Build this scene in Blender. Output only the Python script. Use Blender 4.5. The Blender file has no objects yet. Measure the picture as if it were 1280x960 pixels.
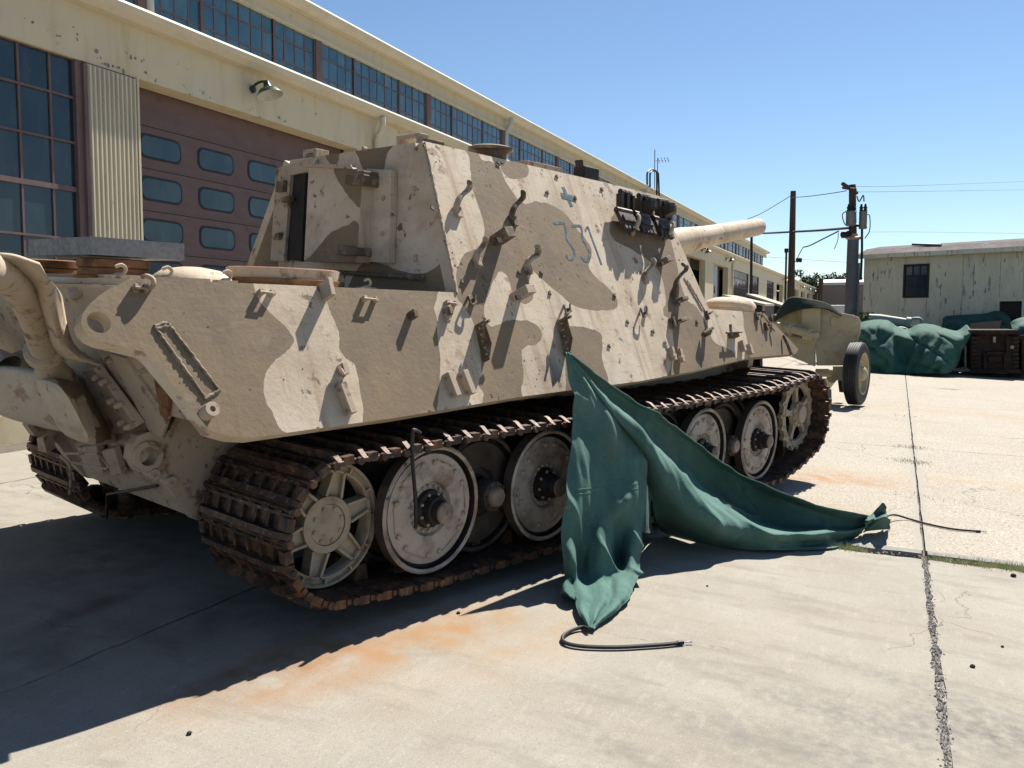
import bpy, bmesh, math, random
from mathutils import Vector, Matrix, noise as mnoise
from mathutils.geometry import delaunay_2d_cdt
R = math.radians
random.seed(7)
S = bpy.context.scene
COL = S.collection

# ------------------------------------------------------------------ camera
F, PSI, PIT, CAMH = 1073.0, .4224, .0781, 1.741
cd = bpy.data.cameras.new('camera'); cam = bpy.data.objects.new('camera', cd); COL.objects.link(cam)
cd.sensor_width = 36.0; cd.lens = F / 1280 * 36; cd.clip_start = .05; cd.clip_end = 3000
cam.location = (0, 0, CAMH); cam.rotation_euler = (R(90) - PIT, 0, PSI - R(90))
S.camera = cam

# ------------------------------------------------------------------ tank frame (the apron falls gently away from the building)
TX, TY, TH, GAM = 4.254, 2.426, -.3033, .0412
RG = Matrix.Rotation(GAM, 3, 'X'); RT = RG @ Matrix.Rotation(TH, 3, 'Z'); TT = RG @ Vector((TX, TY, 0))
MT = Matrix.Translation(TT) @ RT.to_4x4()

# ------------------------------------------------------------------ light
SUN_L = Vector((.78, .09, 1.0))                   # direction to the sun in the tank's frame
SUN_W = (Matrix.Rotation(TH, 3, 'Z') @ SUN_L).normalized()
ELEV = math.asin(SUN_W.z)
w = bpy.data.worlds.new('World'); S.world = w; w.use_nodes = True
nt = w.node_tree; bg = nt.nodes['Background']; bg.inputs['Strength'].default_value = .057
sky = nt.nodes.new('ShaderNodeTexSky'); sky.sky_type = 'NISHITA'; sky.sun_disc = False
sky.sun_elevation = ELEV; sky.sun_rotation = math.atan2(SUN_W.x, SUN_W.y)
sky.air_density = 1.0; sky.dust_density = .0; sky.ozone_density = 4.0
nt.links.new(sky.outputs['Color'], bg.inputs['Color'])
sl = bpy.data.lights.new('sun', 'SUN'); sl.energy = 5.0; sl.angle = R(.53); sl.color = (1, .945, .86)
so = bpy.data.objects.new('sun', sl); COL.objects.link(so)
so.rotation_euler = SUN_W.to_track_quat('Z', 'Y').to_euler(); so.location = SUN_W * 60
S.view_settings.view_transform = 'Standard'; S.view_settings.look = 'None'
S.view_settings.exposure = 1.12; S.view_settings.gamma = 1

# ------------------------------------------------------------------ from a point of the photograph to a point on a real surface
CP = math.cos(PIT); FW = Vector((math.cos(PSI) * CP, math.sin(PSI) * CP, -math.sin(PIT)))
RTV = Vector((math.sin(PSI), -math.cos(PSI), 0)); UPV = RTV.cross(FW); CW = Vector((0, 0, CAMH))
CL = RT.transposed() @ (CW - TT)
def ray(px, py): return FW + RTV * ((px - 640) / F) - UPV * ((py - 480) / F)
def hit(px, py, n, d, local=True):
    n = Vector(n); D = ray(px, py); O = CW
    if local: D = RT.transposed() @ D; O = CL
    return O + D * ((d - n.dot(O)) / n.dot(D))
def hx(px, py, c, local=True): return hit(px, py, (1, 0, 0), c, local)
def hy(px, py, c, local=True): return hit(px, py, (0, 1, 0), c, local)
def hz(px, py, c, local=True): return hit(px, py, (0, 0, 1), c, local)
TA = math.tan(R(25)); SY0 = -.015; SC = SY0 - 1.1 * TA; C25 = math.cos(R(25)); S25 = math.sin(R(25))
def hs(px, py, o=0.0): return hit(px, py, (0, 1, -TA), SC - o / C25)     # sloped side plate of the tank, o metres proud of it
PU, PV, PN = Vector((1, 0, 0)), Vector((0, S25, C25)), Vector((0, -C25, S25))
YC = 1.55                                                               # centre line of the tank
def mir(p): return Vector((p[0], 2 * YC - p[1], p[2]))
RPX, RPK = -1.62, .47
def hr(px, py, o=0.0): return hit(px, py, (1, 0, RPK), RPX + 1.75 * RPK - o * math.sqrt(1 + RPK * RPK))
RV = Vector((-RPK, 0, 1)).normalized(); RN = Vector((-1, 0, -RPK)).normalized()
DK = hs(569, 365.5); RF = hs(528, 176); CK = (RF.x - DK.x) / (RF.z - DK.z)
def hc(px, py, o=0.0): return hit(px, py, (1, 0, -CK), DK.x - DK.z * CK - o)   # rear plate of the casemate
def gz(Y): return math.tan(GAM) * max(-8.0, min(14.0, Y))
def hg(px, py):
    p = hit(px, py, (0, -math.sin(GAM), math.cos(GAM)), 0, False); return p

# ------------------------------------------------------------------ mesh helpers
def tag(o, label=None, cat=None, group=None, kind=None):
    if label: o['label'] = label
    if cat: o['category'] = cat
    if group: o['group'] = group
    if kind: o['kind'] = kind
    return o
def empty(name, loc=(0, 0, 0), rot=(0, 0, 0), parent=None):
    o = bpy.data.objects.new(name, None); COL.objects.link(o); o.location = loc; o.rotation_euler = rot
    o.empty_display_size = .2
    if parent: o.parent = parent
    return o
class MB:
    def __init__(s): s.v = []; s.f = []; s.m = []
    def add(s, vs, fs, mi=0):
        b = len(s.v); s.v += [tuple(v) for v in vs]; s.f += [tuple(i + b for i in f) for f in fs]; s.m += [mi] * len(fs); return s
    def box(s, c, size, ax=None, mi=0):
        c = Vector(c); a = [Vector((1, 0, 0)), Vector((0, 1, 0)), Vector((0, 0, 1))] if ax is None else [Vector(q) for q in ax]
        x, y, z = [a[i] * (size[i] / 2) for i in range(3)]
        vs = [c + x * i + y * j + z * k for k in (-1, 1) for j in (-1, 1) for i in (-1, 1)]
        return s.add(vs, [(0, 2, 3, 1), (4, 5, 7, 6), (0, 1, 5, 4), (2, 6, 7, 3), (0, 4, 6, 2), (1, 3, 7, 5)], mi)
    def bb(s, x0, x1, y0, y1, z0, z1, mi=0):
        return s.box(((x0 + x1) / 2, (y0 + y1) / 2, (z0 + z1) / 2), (x1 - x0, y1 - y0, z1 - z0), None, mi)
    def prism(s, pts, ext, mi=0):
        pts = [Vector(p) for p in pts]; e = Vector(ext); n = len(pts)
        nrm = Vector((0, 0, 0))
        for i in range(n): nrm += pts[i].cross(pts[(i + 1) % n])
        if nrm.dot(e) > 0: pts.reverse()
        vs = pts + [p + e for p in pts]
        fs = [tuple(range(n)), tuple(range(2 * n - 1, n - 1, -1))]
        for i in range(n):
            j = (i + 1) % n; fs.append((j, i, i + n, j + n))
        return s.add(vs, fs, mi)
    def tube(s, path, r, n=8, caps=True, mi=0, flat=1.0, up=None, closed=False):
        P = [Vector(p) for p in path]; N = len(P); rr = r if isinstance(r, (list, tuple)) else [r] * N
        b = len(s.v); last = None; vs = []; fs = []
        for i, p in enumerate(P):
            if closed: t = P[(i + 1) % N] - P[i - 1]
            else: t = P[min(i + 1, N - 1)] - P[max(i - 1, 0)]
            t.normalize()
            if last is None:
                u = Vector(up) if up is not None else (Vector((0, 0, 1)) if abs(t.z) < .9 else Vector((1, 0, 0)))
            else: u = last
            u = (u - t * u.dot(t)).normalized(); last = u; q = t.cross(u)
            for k in range(n):
                a = 2 * math.pi * k / n; vs.append(p + (u * math.cos(a) + q * math.sin(a) * flat) * rr[i])
        for i in range(N if closed else N - 1):
            j = (i + 1) % N
            for k in range(n):
                l = (k + 1) % n; fs.append((i * n + k, i * n + l, j * n + l, j * n + k))
        if caps and not closed: fs += [tuple(range(n - 1, -1, -1)), tuple((N - 1) * n + k for k in range(n))]
        return s.add(vs, fs, mi)
    def lathe(s, o, ax, prof, n=24, mi=0, x0=None, mis=None, caps=True):
        o = Vector(o); ax = Vector(ax).normalized()
        u = Vector(x0) if x0 else (Vector((0, 0, 1)) if abs(ax.z) < .9 else Vector((1, 0, 0)))
        u = (u - ax * u.dot(ax)).normalized(); q = ax.cross(u); vs = []; fs = []; mm = []
        for (r, h) in prof:
            for k in range(n):
                a = 2 * math.pi * k / n; vs.append(o + ax * h + (u * math.cos(a) + q * math.sin(a)) * r)
        for i in range(len(prof) - 1):
            for k in range(n):
                l = (k + 1) % n; fs.append((i * n + k, i * n + l, (i + 1) * n + l, (i + 1) * n + k)); mm.append(mis[i] if mis else mi)
        if caps and prof[0][0] > 1e-4: fs.append(tuple(range(n - 1, -1, -1))); mm.append(mis[0] if mis else mi)
        if caps and prof[-1][0] > 1e-4: fs.append(tuple((len(prof) - 1) * n + k for k in range(n))); mm.append(mis[-1] if mis else mi)
        b = len(s.v); s.v += [tuple(v) for v in vs]; s.f += [tuple(i + b for i in f) for f in fs]; s.m += mm; return s
    def mesh(s, name, mats, smooth=40):
        me = bpy.data.meshes.new(name); me.from_pydata(s.v, [], s.f)
        for m in (mats if isinstance(mats, (list, tuple)) else [mats]): me.materials.append(m)
        if any(s.m): me.polygons.foreach_set('material_index', s.m)
        me.validate(); me.update()
        if smooth: me.shade_smooth(); me.set_sharp_from_angle(angle=R(smooth))
        return me
    def build(s, name, mats, parent=None, smooth=40, bevel=0, loc=None):
        o = bpy.data.objects.new(name, s.mesh(name, mats, smooth)); COL.objects.link(o)
        if parent: o.parent = parent
        if loc: o.location = loc
        if bevel:
            b = o.modifiers.new('bevel', 'BEVEL'); b.width = bevel; b.segments = 2; b.limit_method = 'ANGLE'; b.angle_limit = R(50)
        return o
def inst(me, name, parent=None, mat=None):
    o = bpy.data.objects.new(name, me); COL.objects.link(o)
    if parent: o.parent = parent
    if mat is not None: o.matrix_local = mat
    return o
def copy_tree(o, parent=None):
    c = o.copy(); COL.objects.link(c); c.parent = parent
    for ch in [k for k in o.children]: copy_tree(ch, c)
    return c
def cr(P, n, closed=False):                        # Catmull-Rom through points
    P = [Vector(p) for p in P]; out = []; N = len(P)
    for i in range(N if closed else N - 1):
        p0 = P[i - 1] if (i > 0 or closed) else P[0] * 2 - P[1]
        p1 = P[i]; p2 = P[(i + 1) % N]
        p3 = P[(i + 2) % N] if (closed or i + 2 < N) else P[-1] * 2 - P[-2]
        for k in range(n):
            t = k / n; out.append(.5 * ((2 * p1) + (p2 - p0) * t + (2 * p0 - 5 * p1 + 4 * p2 - p3) * t * t + (3 * p1 - p0 - 3 * p2 + p3) * t ** 3))
    if not closed: out.append(P[-1])
    return out
def loft(rows, nu, nv):                            # smooth sheet through rows of control points
    g = [cr(r, nu) for r in rows]; cols = list(zip(*g)); g2 = [cr(list(c), nv) for c in cols]
    return [list(r) for r in zip(*g2)]
def sheet(grid, mi=0, mb=None, closed=False):
    m = mb or MB(); a = len(grid); b = len(grid[0]); vs = [p for r in grid for p in r]; fs = []
    for i in range(a - 1):
        for j in range(b - 1): fs.append((i * b + j, i * b + j + 1, (i + 1) * b + j + 1, (i + 1) * b + j))
    return m.add(vs, fs, mi)
def inside(p, poly):
    x, y = p; c = False; j = len(poly) - 1
    for i in range(len(poly)):
        xi, yi = poly[i]; xj, yj = poly[j]
        if (yi > y) != (yj > y) and x < (xj - xi) * (y - yi) / (yj - yi) + xi: c = not c
        j = i
    return c
def painted_plate(outline, to3, thick, patches=(), holes=(), mb=None):
    """flat plate with a 2D outline; patches are (polygon, material index) painted areas; to3 maps 2D to 3D, thick is the inward vector"""
    m = mb or MB(); V = []; Eg = []
    def addpoly(p):
        b = len(V); V.extend([Vector(q) for q in p]); Eg.extend([(b + i, b + (i + 1) % len(p)) for i in range(len(p))])
    addpoly(outline)
    for h in holes: addpoly(h)
    for p, _ in patches: addpoly(p)
    vs, es, fs, *_ = delaunay_2d_cdt(V, Eg, [], 0, 1e-5)
    b = len(m.v); t = Vector(thick); front = [to3(v) for v in vs]; m.v += [tuple(p) for p in front]
    for f in fs:
        c = sum((vs[i] for i in f), Vector((0, 0))) / len(f)
        if not inside(c, outline) or any(inside(c, h) for h in holes): continue
        mi = 0
        for p, k in patches:
            if inside(c, p): mi = k
        n = (front[f[1]] - front[f[0]]).cross(front[f[2]] - front[f[0]])
        f = f if n.dot(t) < 0 else f[::-1]
        m.f.append(tuple(i + b for i in f)); m.m.append(mi)
    for poly, sgn in [(outline, 1)] + [(h, -1) for h in holes]:
        P = [to3(Vector(q)) for q in poly]; n = len(P); area = sum(poly[i][0] * poly[(i + 1) % n][1] - poly[(i + 1) % n][0] * poly[i][1] for i in range(n))
        nr = Vector((0, 0, 0))
        for i in range(n): nr += P[i].cross(P[(i + 1) % n])
        flip = (nr.dot(t) < 0) == (sgn > 0)
        vv = P + [p + t for p in P]; ff = []
        for i in range(n):
            j = (i + 1) % n; ff.append((i, i + n, j + n, j) if flip else (j, j + n, i + n, i))
        m.add(vv, ff, 0)
        if sgn > 0:
            # inner face
            tri = delaunay_2d_cdt([Vector(q) for q in outline] + [Vector(q) for h in holes for q in h],
                [(i, (i + 1) % n) for i in range(n)] + [(n + sum(len(x) for x in holes[:k]) + i, n + sum(len(x) for x in holes[:k]) + (i + 1) % len(h)) for k, h in enumerate(holes) for i in range(len(h))], [], 0, 1e-5)
            b = len(m.v); m.v += [tuple(to3(v) + t) for v in tri[0]]
            for f in tri[2]:
                c = sum((tri[0][i] for i in f), Vector((0, 0))) / 3
                if inside(c, outline) and not any(inside(c, h) for h in holes): m.f.append(tuple(i + b for i in f)); m.m.append(0)
    return m

# ------------------------------------------------------------------ materials
ALB = .62                                           # common scale of all surface reflectances
def mat(name, base, rough=.8, metal=0.0, layers=(), bump=None, spec=.5, rnd=False, coord='Object', bumps=(), rlayers=()):
    """base colour plus layers (colour, scale, lo, hi, amount, stretch, detail): soft or hard patches of another colour"""
    m = bpy.data.materials.new(name); m.use_nodes = True; t = m.node_tree; N = t.nodes; L = t.links
    base = tuple(c * ALB for c in base)
    b = N['Principled BSDF']; b.inputs['Roughness'].default_value = rough; b.inputs['Metallic'].default_value = metal
    b.inputs['Specular IOR Level'].default_value = spec
    tc = N.new('ShaderNodeTexCoord')
    if coord == 'World':
        g = N.new('ShaderNodeNewGeometry'); src = g.outputs['Position']
    else: src = tc.outputs['Object']
    if rnd:
        oi = N.new('ShaderNodeObjectInfo'); mu = N.new('ShaderNodeMath'); mu.operation = 'MULTIPLY'; mu.inputs[1].default_value = 37.0
        L.new(oi.outputs['Random'], mu.inputs[0]); va = N.new('ShaderNodeVectorMath'); va.operation = 'ADD'
        L.new(src, va.inputs[0]); L.new(mu.outputs[0], va.inputs[1]); src = va.outputs[0]
    def fac(scale, lo, hi, st=(1, 1, 1), det=4, off=0):
        mp = N.new('ShaderNodeMapping'); mp.inputs['Scale'].default_value = st; mp.inputs['Location'].default_value = (off, off * 1.7, off * .6); L.new(src, mp.inputs[0])
        nz = N.new('ShaderNodeTexNoise'); nz.inputs['Scale'].default_value = scale; nz.inputs['Detail'].default_value = det; nz.inputs['Roughness'].default_value = .62
        L.new(mp.outputs[0], nz.inputs['Vector'])
        mr = N.new('ShaderNodeMapRange'); mr.inputs['From Min'].default_value = lo; mr.inputs['From Max'].default_value = hi; mr.clamp = True
        L.new(nz.outputs['Fac'], mr.inputs['Value']); return mr.outputs[0], nz.outputs['Fac']
    cur = None
    for i, ly in enumerate(layers):
        col, scale, lo, hi, amt = ly[:5]; st = ly[5] if len(ly) > 5 else (1, 1, 1); det = ly[6] if len(ly) > 6 else 4
        f, _ = fac(scale, lo, hi, st, det, i * 3.1)
        mu = N.new('ShaderNodeMath'); mu.operation = 'MULTIPLY'; mu.inputs[1].default_value = amt; L.new(f, mu.inputs[0])
        mx = N.new('ShaderNodeMix'); mx.data_type = 'RGBA'; L.new(mu.outputs[0], mx.inputs['Factor'])
        if cur is None: mx.inputs['A'].default_value = (*base, 1)
        else: L.new(cur, mx.inputs['A'])
        mx.inputs['B'].default_value = (*[c * ALB for c in col], 1); cur = mx.outputs['Result']
    if cur is None: b.inputs['Base Color'].default_value = (*base, 1)
    else: L.new(cur, b.inputs['Base Color'])
    if rough < .6 and layers:
        f, _ = fac(layers[0][1], .3, .7); mr = N.new('ShaderNodeMapRange'); mr.inputs['To Min'].default_value = rough * .7; mr.inputs['To Max'].default_value = min(1, rough * 1.5)
        L.new(f, mr.inputs['Value']); L.new(mr.outputs[0], b.inputs['Roughness'])
    last = None
    for (sc, stg, dist, *st) in ([bump] if bump else []) + list(bumps):
        _, h = fac(sc, 0, 1, st[0] if st else (1, 1, 1), 5, 9)
        bp = N.new('ShaderNodeBump'); bp.inputs['Strength'].default_value = stg; bp.inputs['Distance'].default_value = dist
        L.new(h, bp.inputs['Height'])
        if last: L.new(last, bp.inputs['Normal'])
        last = bp.outputs[0]
    if last: L.new(last, b.inputs['Normal'])
    m['src'] = 0
    return m
RUSTC = (.17, .062, .025); RUSTD = (.055, .028, .018); RUSTO = (.30, .12, .04)
PEEL = (.30, .11, .085)
wear = [((.93, .80, .65), 2.2, .45, .7, .6), ((.56, .42, .30), 5, .50, .73, .55), ((.95, .85, .70), 30, .55, .75, .35, (1, 1, .25)),
        (PEEL, 5, .60, .66, .6, (1, 1, 1), 9), ((.13, .09, .065), 10, .625, .665, .9, (1, 1, 1), 10), ((.42, .24, .13), 2.2, .52, .70, .55, (6, .4, .4)), ((.44, .335, .24), 1.3, .50, .66, .45, (1, 1, 1), 8), ((.40, .32, .24), 22, .60, .70, .5, (.3, 1, 2.5), 6)]
SAND = mat('sand paint', (.77, .635, .465), .78, 0, wear, (45, .28, .006), .3, bumps=[(9, .2, .01)])
wearb = [((.345, .25, .148), 1.7, .42, .66, .7), ((.175, .138, .112), 3.1, .5, .72, .6), ((.36, .285, .20), 34, .52, .74, .4, (.35, 1, 1)),
         (PEEL, 6, .65, .70, .5, (1, 1, 1), 9), ((.08, .06, .045), 12, .67, .71, .75, (1, 1, 1), 9), ((.40, .33, .24), 18, .62, .72, .6, (.3, 1, 2.5), 6), ((.24, .135, .07), 2.4, .55, .75, .45, (6, .4, .4)), ((.42, .33, .23), 6, .60, .72, .5, (1, 1, 1), 7)]
BROWN = mat('brown camouflage paint', (.285, .21, .13), .8, 0, wearb, (40, .3, .006), .3, bumps=[(9, .2, .01)])
SANDP = mat('faded sand paint on fittings', (.60, .475, .35), .75, 0, [((.5, .42, .33), 6, .45, .7, .6), (RUSTC, 9, .55, .66, .8, (1, 1, 1), 6), (RUSTD, 20, .62, .7, .7)], (40, .3, .004), .3)
BRNP = mat('worn brown fittings', (.17, .125, .075), .75, 0, [((.40, .33, .25), 12, .5, .62, .7), (RUSTC, 9, .55, .66, .8, (1, 1, 1), 6)], (40, .3, .004), .3)
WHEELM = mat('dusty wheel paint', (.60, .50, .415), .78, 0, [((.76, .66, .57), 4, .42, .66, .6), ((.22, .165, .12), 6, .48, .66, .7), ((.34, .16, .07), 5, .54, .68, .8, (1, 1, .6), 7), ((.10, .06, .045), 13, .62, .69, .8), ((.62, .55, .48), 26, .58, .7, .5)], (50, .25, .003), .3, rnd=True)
IDLM = mat('ochre dusty idler paint', (.55, .45, .32), .78, 0, [((.5, .44, .36), 5, .42, .66, .6), ((.2, .15, .10), 9, .52, .7, .6), ((.33, .18, .07), 5, .58, .72, .7)], (50, .25, .003), .3)
RUST = mat('rusty track steel', (.075, .042, .030), .6, .25, [((.25, .11, .05), 9, .47, .66, .85, (1, 1, 1), 6), ((.032, .022, .018), 14, .5, .64, .9), ((.50, .36, .25), 24, .58, .70, .6), ((.40, .20, .09), 5, .56, .70, .6)], (40, .55, .006), .45, rnd=True)
RUSTL = mat('bright rust', (.24, .11, .05), .85, .05, [((.36, .19, .09), 8, .4, .65, .8), ((.10, .05, .03), 12, .5, .68, .8), ((.45, .34, .22), 20, .6, .7, .6)], (40, .5, .005), .3)
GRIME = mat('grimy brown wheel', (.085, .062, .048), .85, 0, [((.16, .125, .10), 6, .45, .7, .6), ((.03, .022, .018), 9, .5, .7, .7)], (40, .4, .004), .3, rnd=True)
HUBM = mat('greasy rusty hub cap', (.30, .215, .165), .6, .1, [((.46, .36, .29), 9, .45, .65, .7), ((.12, .07, .05), 11, .5, .68, .8)], (40, .3, .003), .4, rnd=True)
DARK = mat('dark oily steel', (.03, .026, .024), .6, .3, [((.07, .045, .03), 10, .45, .7, .7), ((.05, .05, .05), 25, .5, .7, .6)], (40, .4, .004), .4)
BLKST = mat('dark brown spare links', (.075, .050, .038), .5, .2, [((.05, .045, .04), 12, .45, .7, .7), ((.09, .05, .03), 20, .62, .7, .5)], (45, .4, .004), .5, rnd=True)
NUMB = mat('faded blue grey stencil paint', (.085, .15, .20), .85, 0, [((.38, .34, .29), 30, .52, .62, .75)], (50, .2, .002), .2)
HOLE = mat('dark bolt hole', (.012, .01, .009), .9)
RUBBER = mat('black rubber', (.018, .018, .02), .6, 0, [((.05, .05, .048), 20, .45, .7, .6)], (60, .2, .002), .4)
ZINC = mat('galvanised sheet', (.30, .31, .33), .5, .55, [((.22, .23, .25), 40, .4, .6, .6), ((.40, .39, .37), 5, .45, .7, .5)], (30, .15, .003), .5)
WOOD = mat('rusted timber block', (.26, .13, .06), .85, 0, [((.38, .21, .10), 6, .4, .65, .8, (.4, 4, 4)), ((.12, .06, .03), 9, .5, .7, .7, (.4, 5, 5))], (30, .4, .006, (.4, 4, 4)), .3)
CANV = mat('green canvas', (.080, .180, .155), .9, 0, [((.135, .262, .225), 3, .42, .68, .6), ((.045, .13, .112), 7, .5, .72, .5), ((.18, .36, .29), 60, .5, .7, .3), ((.20, .24, .18), 3, .55, .72, .55), ((.20, .30, .26), 1.6, .5, .7, .4)], (420, .25, .0015), .25, bumps=[(14, .18, .012)])
CANVU = mat('pale canvas underside', (.20, .40, .33), .85, 0, [((.28, .48, .40), 5, .42, .68, .6), ((.13, .29, .24), 9, .5, .72, .5), ((.24, .22, .15), 12, .6, .75, .45)], (420, .25, .0015), .25, bumps=[(14, .18, .012)])
CANVF = mat('far green canvas', (.032, .125, .098), .85, 0, [((.075, .21, .17), 2, .42, .68, .6), ((.02, .07, .055), 4, .5, .72, .6)], (20, .3, .02), .3, bumps=[(3, .3, .05)])
CANVD = mat('dark olive canvas', (.030, .050, .038), .85, 0, [((.06, .085, .065), 4, .42, .68, .6)], (60, .3, .004), .25)
CHIP = mat('bare rusty chips', (.10, .06, .045), .8, 0, [((.18, .08, .05), 40, .4, .6, .8)], None, .3)
PRIM = mat('red primer showing', (.40, .19, .155), .85, 0, [((.62, .46, .38), 30, .48, .60, .85), ((.30, .12, .09), 18, .5, .65, .7)], (40, .2, .002), .2)
GUNY = mat('sand yellow gun paint', (.60, .52, .33), .72, 0, [((.68, .61, .42), 3, .42, .66, .6), ((.33, .27, .15), 5, .5, .72, .6), ((.28, .17, .07), 14, .66, .72, .6)], (40, .2, .003), .35)

# ------------------------------------------------------------------ the apron: base sheet, then concrete slabs with real joints
def concrete(name, agg):
    m = mat(name, (.405, .37, .305) if not agg else (.455, .41, .335), .88, 0,
        [((.50, .46, .385), 1.1, .42, .66, .6), ((.33, .285, .22), 2.3, .50, .74, .55, (1, .35, 1)), ((.54, .50, .43), 14, .54, .72, .40, (.35, 1.6, 1), 7), ((.22, .20, .165), 130, .55, .68, .65), ((.62, .58, .50), 95, .58, .70, .55), ((.30, .27, .225), 38, .56, .70, .5, (1, 1, 1), 8), ((.31, .29, .255), 26, .58, .74, .35, (.4, 1.5, 1), 7), ((.27, .24, .195), 3.4, .53, .70, .6, (1.6, .5, 1), 10)] if not agg else
        [((.53, .47, .38), .8, .42, .66, .6), ((.40, .31, .20), 1.6, .52, .74, .5, (1, .3, 1)), ((.23, .18, .125), 48, .54, .62, .75, (1, 1, 1), 3), ((.70, .66, .58), 56, .55, .62, .8, (1, 1, 1), 3)],
        (150, .35, .004) if not agg else (80, .7, .006), .25, coord='World', bumps=[(6, .15, .01)])
    t = m.node_tree; N = t.nodes; L = t.links; b = N['Principled BSDF']
    cur = b.inputs['Base Color'].links[0].from_socket
    g = N.new('ShaderNodeNewGeometry')
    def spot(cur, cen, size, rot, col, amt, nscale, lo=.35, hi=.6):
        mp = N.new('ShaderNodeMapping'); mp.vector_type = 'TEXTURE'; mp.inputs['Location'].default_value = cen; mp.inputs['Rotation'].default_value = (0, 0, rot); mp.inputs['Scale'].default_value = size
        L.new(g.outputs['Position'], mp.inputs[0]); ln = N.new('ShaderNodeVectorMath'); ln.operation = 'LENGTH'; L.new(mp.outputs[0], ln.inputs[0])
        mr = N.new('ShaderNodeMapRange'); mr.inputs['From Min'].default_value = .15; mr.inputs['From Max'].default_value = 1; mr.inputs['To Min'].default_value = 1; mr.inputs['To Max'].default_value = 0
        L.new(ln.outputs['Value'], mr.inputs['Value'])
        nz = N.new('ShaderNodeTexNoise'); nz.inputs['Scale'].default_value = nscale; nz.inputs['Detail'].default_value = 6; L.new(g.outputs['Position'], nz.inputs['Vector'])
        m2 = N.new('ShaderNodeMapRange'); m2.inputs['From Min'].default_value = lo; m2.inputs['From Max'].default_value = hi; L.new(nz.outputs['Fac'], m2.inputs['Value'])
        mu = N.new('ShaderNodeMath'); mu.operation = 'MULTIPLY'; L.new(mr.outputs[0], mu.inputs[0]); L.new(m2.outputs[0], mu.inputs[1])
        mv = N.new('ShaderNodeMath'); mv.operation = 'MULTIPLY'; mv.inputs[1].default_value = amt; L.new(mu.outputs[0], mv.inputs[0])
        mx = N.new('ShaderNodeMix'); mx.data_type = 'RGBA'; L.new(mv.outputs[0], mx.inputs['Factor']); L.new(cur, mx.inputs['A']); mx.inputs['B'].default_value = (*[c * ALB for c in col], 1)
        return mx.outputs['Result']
    if not agg:
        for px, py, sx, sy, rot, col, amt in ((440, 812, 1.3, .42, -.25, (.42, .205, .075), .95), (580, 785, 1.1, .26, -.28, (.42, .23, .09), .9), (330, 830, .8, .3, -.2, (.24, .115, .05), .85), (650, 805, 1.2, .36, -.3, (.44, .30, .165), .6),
                     (120, 755, .5, .16, .1, (.12, .06, .035), .8), (150, 690, 1.3, .8, .2, (.16, .14, .12), .75), (330, 760, 1.0, .55, -.2, (.17, .14, .115), .75), (60, 800, .9, .5, .4, (.19, .17, .15), .7), (230, 600, 1.2, .7, .1, (.15, .13, .11), .75), (480, 770, 1.0, .22, -.28, (.36, .24, .13), .6), (1240, 915, .30, .55, -.25, (.13, .125, .12), .95), (1090, 905, .28, .8, -.3, (.20, .19, .175), .9), (900, 915, .22, .9, -.35, (.22, .21, .19), .85), (1160, 862, .16, .9, -.3, (.22, .21, .19), .85), (940, 862, .12, .6, -.35, (.25, .235, .21), .75), (770, 935, .16, .4, -.3, (.21, .20, .18), .8), (1060, 945, .2, .7, -.3, (.2, .19, .175), .85), (820, 760, .25, 1.1, -.3, (.36, .32, .25), .5), (1020, 770, .25, 1.3, -.3, (.35, .31, .25), .5)):  # rust and smears, plus oil spots round the tank painted to deepen its shade
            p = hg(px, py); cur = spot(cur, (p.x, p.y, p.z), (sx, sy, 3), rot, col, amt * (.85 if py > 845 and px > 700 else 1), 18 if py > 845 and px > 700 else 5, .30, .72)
    else:
        for px, py, sx, sy, rot, col, amt in ((1040, 598, .5, 1.3, .2, (.48, .25, .10), .8), (1000, 640, .8, 1.0, .1, (.45, .30, .16), .6), (1180, 600, .3, 2.5, 0.1, (.50, .35, .18), .5), (1180, 515, .6, 4, 0.1, (.50, .36, .2), .6)):
            p = hg(px, py); cur = spot(cur, (p.x, p.y, p.z), (sx, sy, 3), rot, col, amt, 5)
    vo = N.new('ShaderNodeTexVoronoi'); vo.feature = 'DISTANCE_TO_EDGE'; vo.inputs['Scale'].default_value = .55 if not agg else .33
    nd = N.new('ShaderNodeTexNoise'); nd.inputs['Scale'].default_value = 3.0; nd.inputs['Detail'].default_value = 6; L.new(g.outputs['Position'], nd.inputs['Vector'])
    va = N.new('ShaderNodeVectorMath'); va.operation = 'MULTIPLY_ADD'; va.inputs[1].default_value = (.35, .35, .35); L.new(nd.outputs['Color'], va.inputs[0]); L.new(g.outputs['Position'], va.inputs[2]); L.new(va.outputs[0], vo.inputs['Vector'])
    mc = N.new('ShaderNodeMapRange'); mc.inputs['From Min'].default_value = .0008; mc.inputs['From Max'].default_value = .0028; mc.inputs['To Min'].default_value = .75; mc.inputs['To Max'].default_value = 0; L.new(vo.outputs['Distance'], mc.inputs['Value'])
    nm = N.new('ShaderNodeTexNoise'); nm.inputs['Scale'].default_value = .7; L.new(g.outputs['Position'], nm.inputs['Vector'])
    m3 = N.new('ShaderNodeMapRange'); m3.inputs['From Min'].default_value = .48; m3.inputs['From Max'].default_value = .58; L.new(nm.outputs['Fac'], m3.inputs['Value'])
    mk = N.new('ShaderNodeMath'); mk.operation = 'MULTIPLY'; L.new(mc.outputs[0], mk.inputs[0]); L.new(m3.outputs[0], mk.inputs[1])
    mx = N.new('ShaderNodeMix'); mx.data_type = 'RGBA'; L.new(mk.outputs[0], mx.inputs['Factor']); L.new(cur, mx.inputs['A']); mx.inputs['B'].default_value = (.09, .08, .065, 1); cur = mx.outputs['Result']
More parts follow.
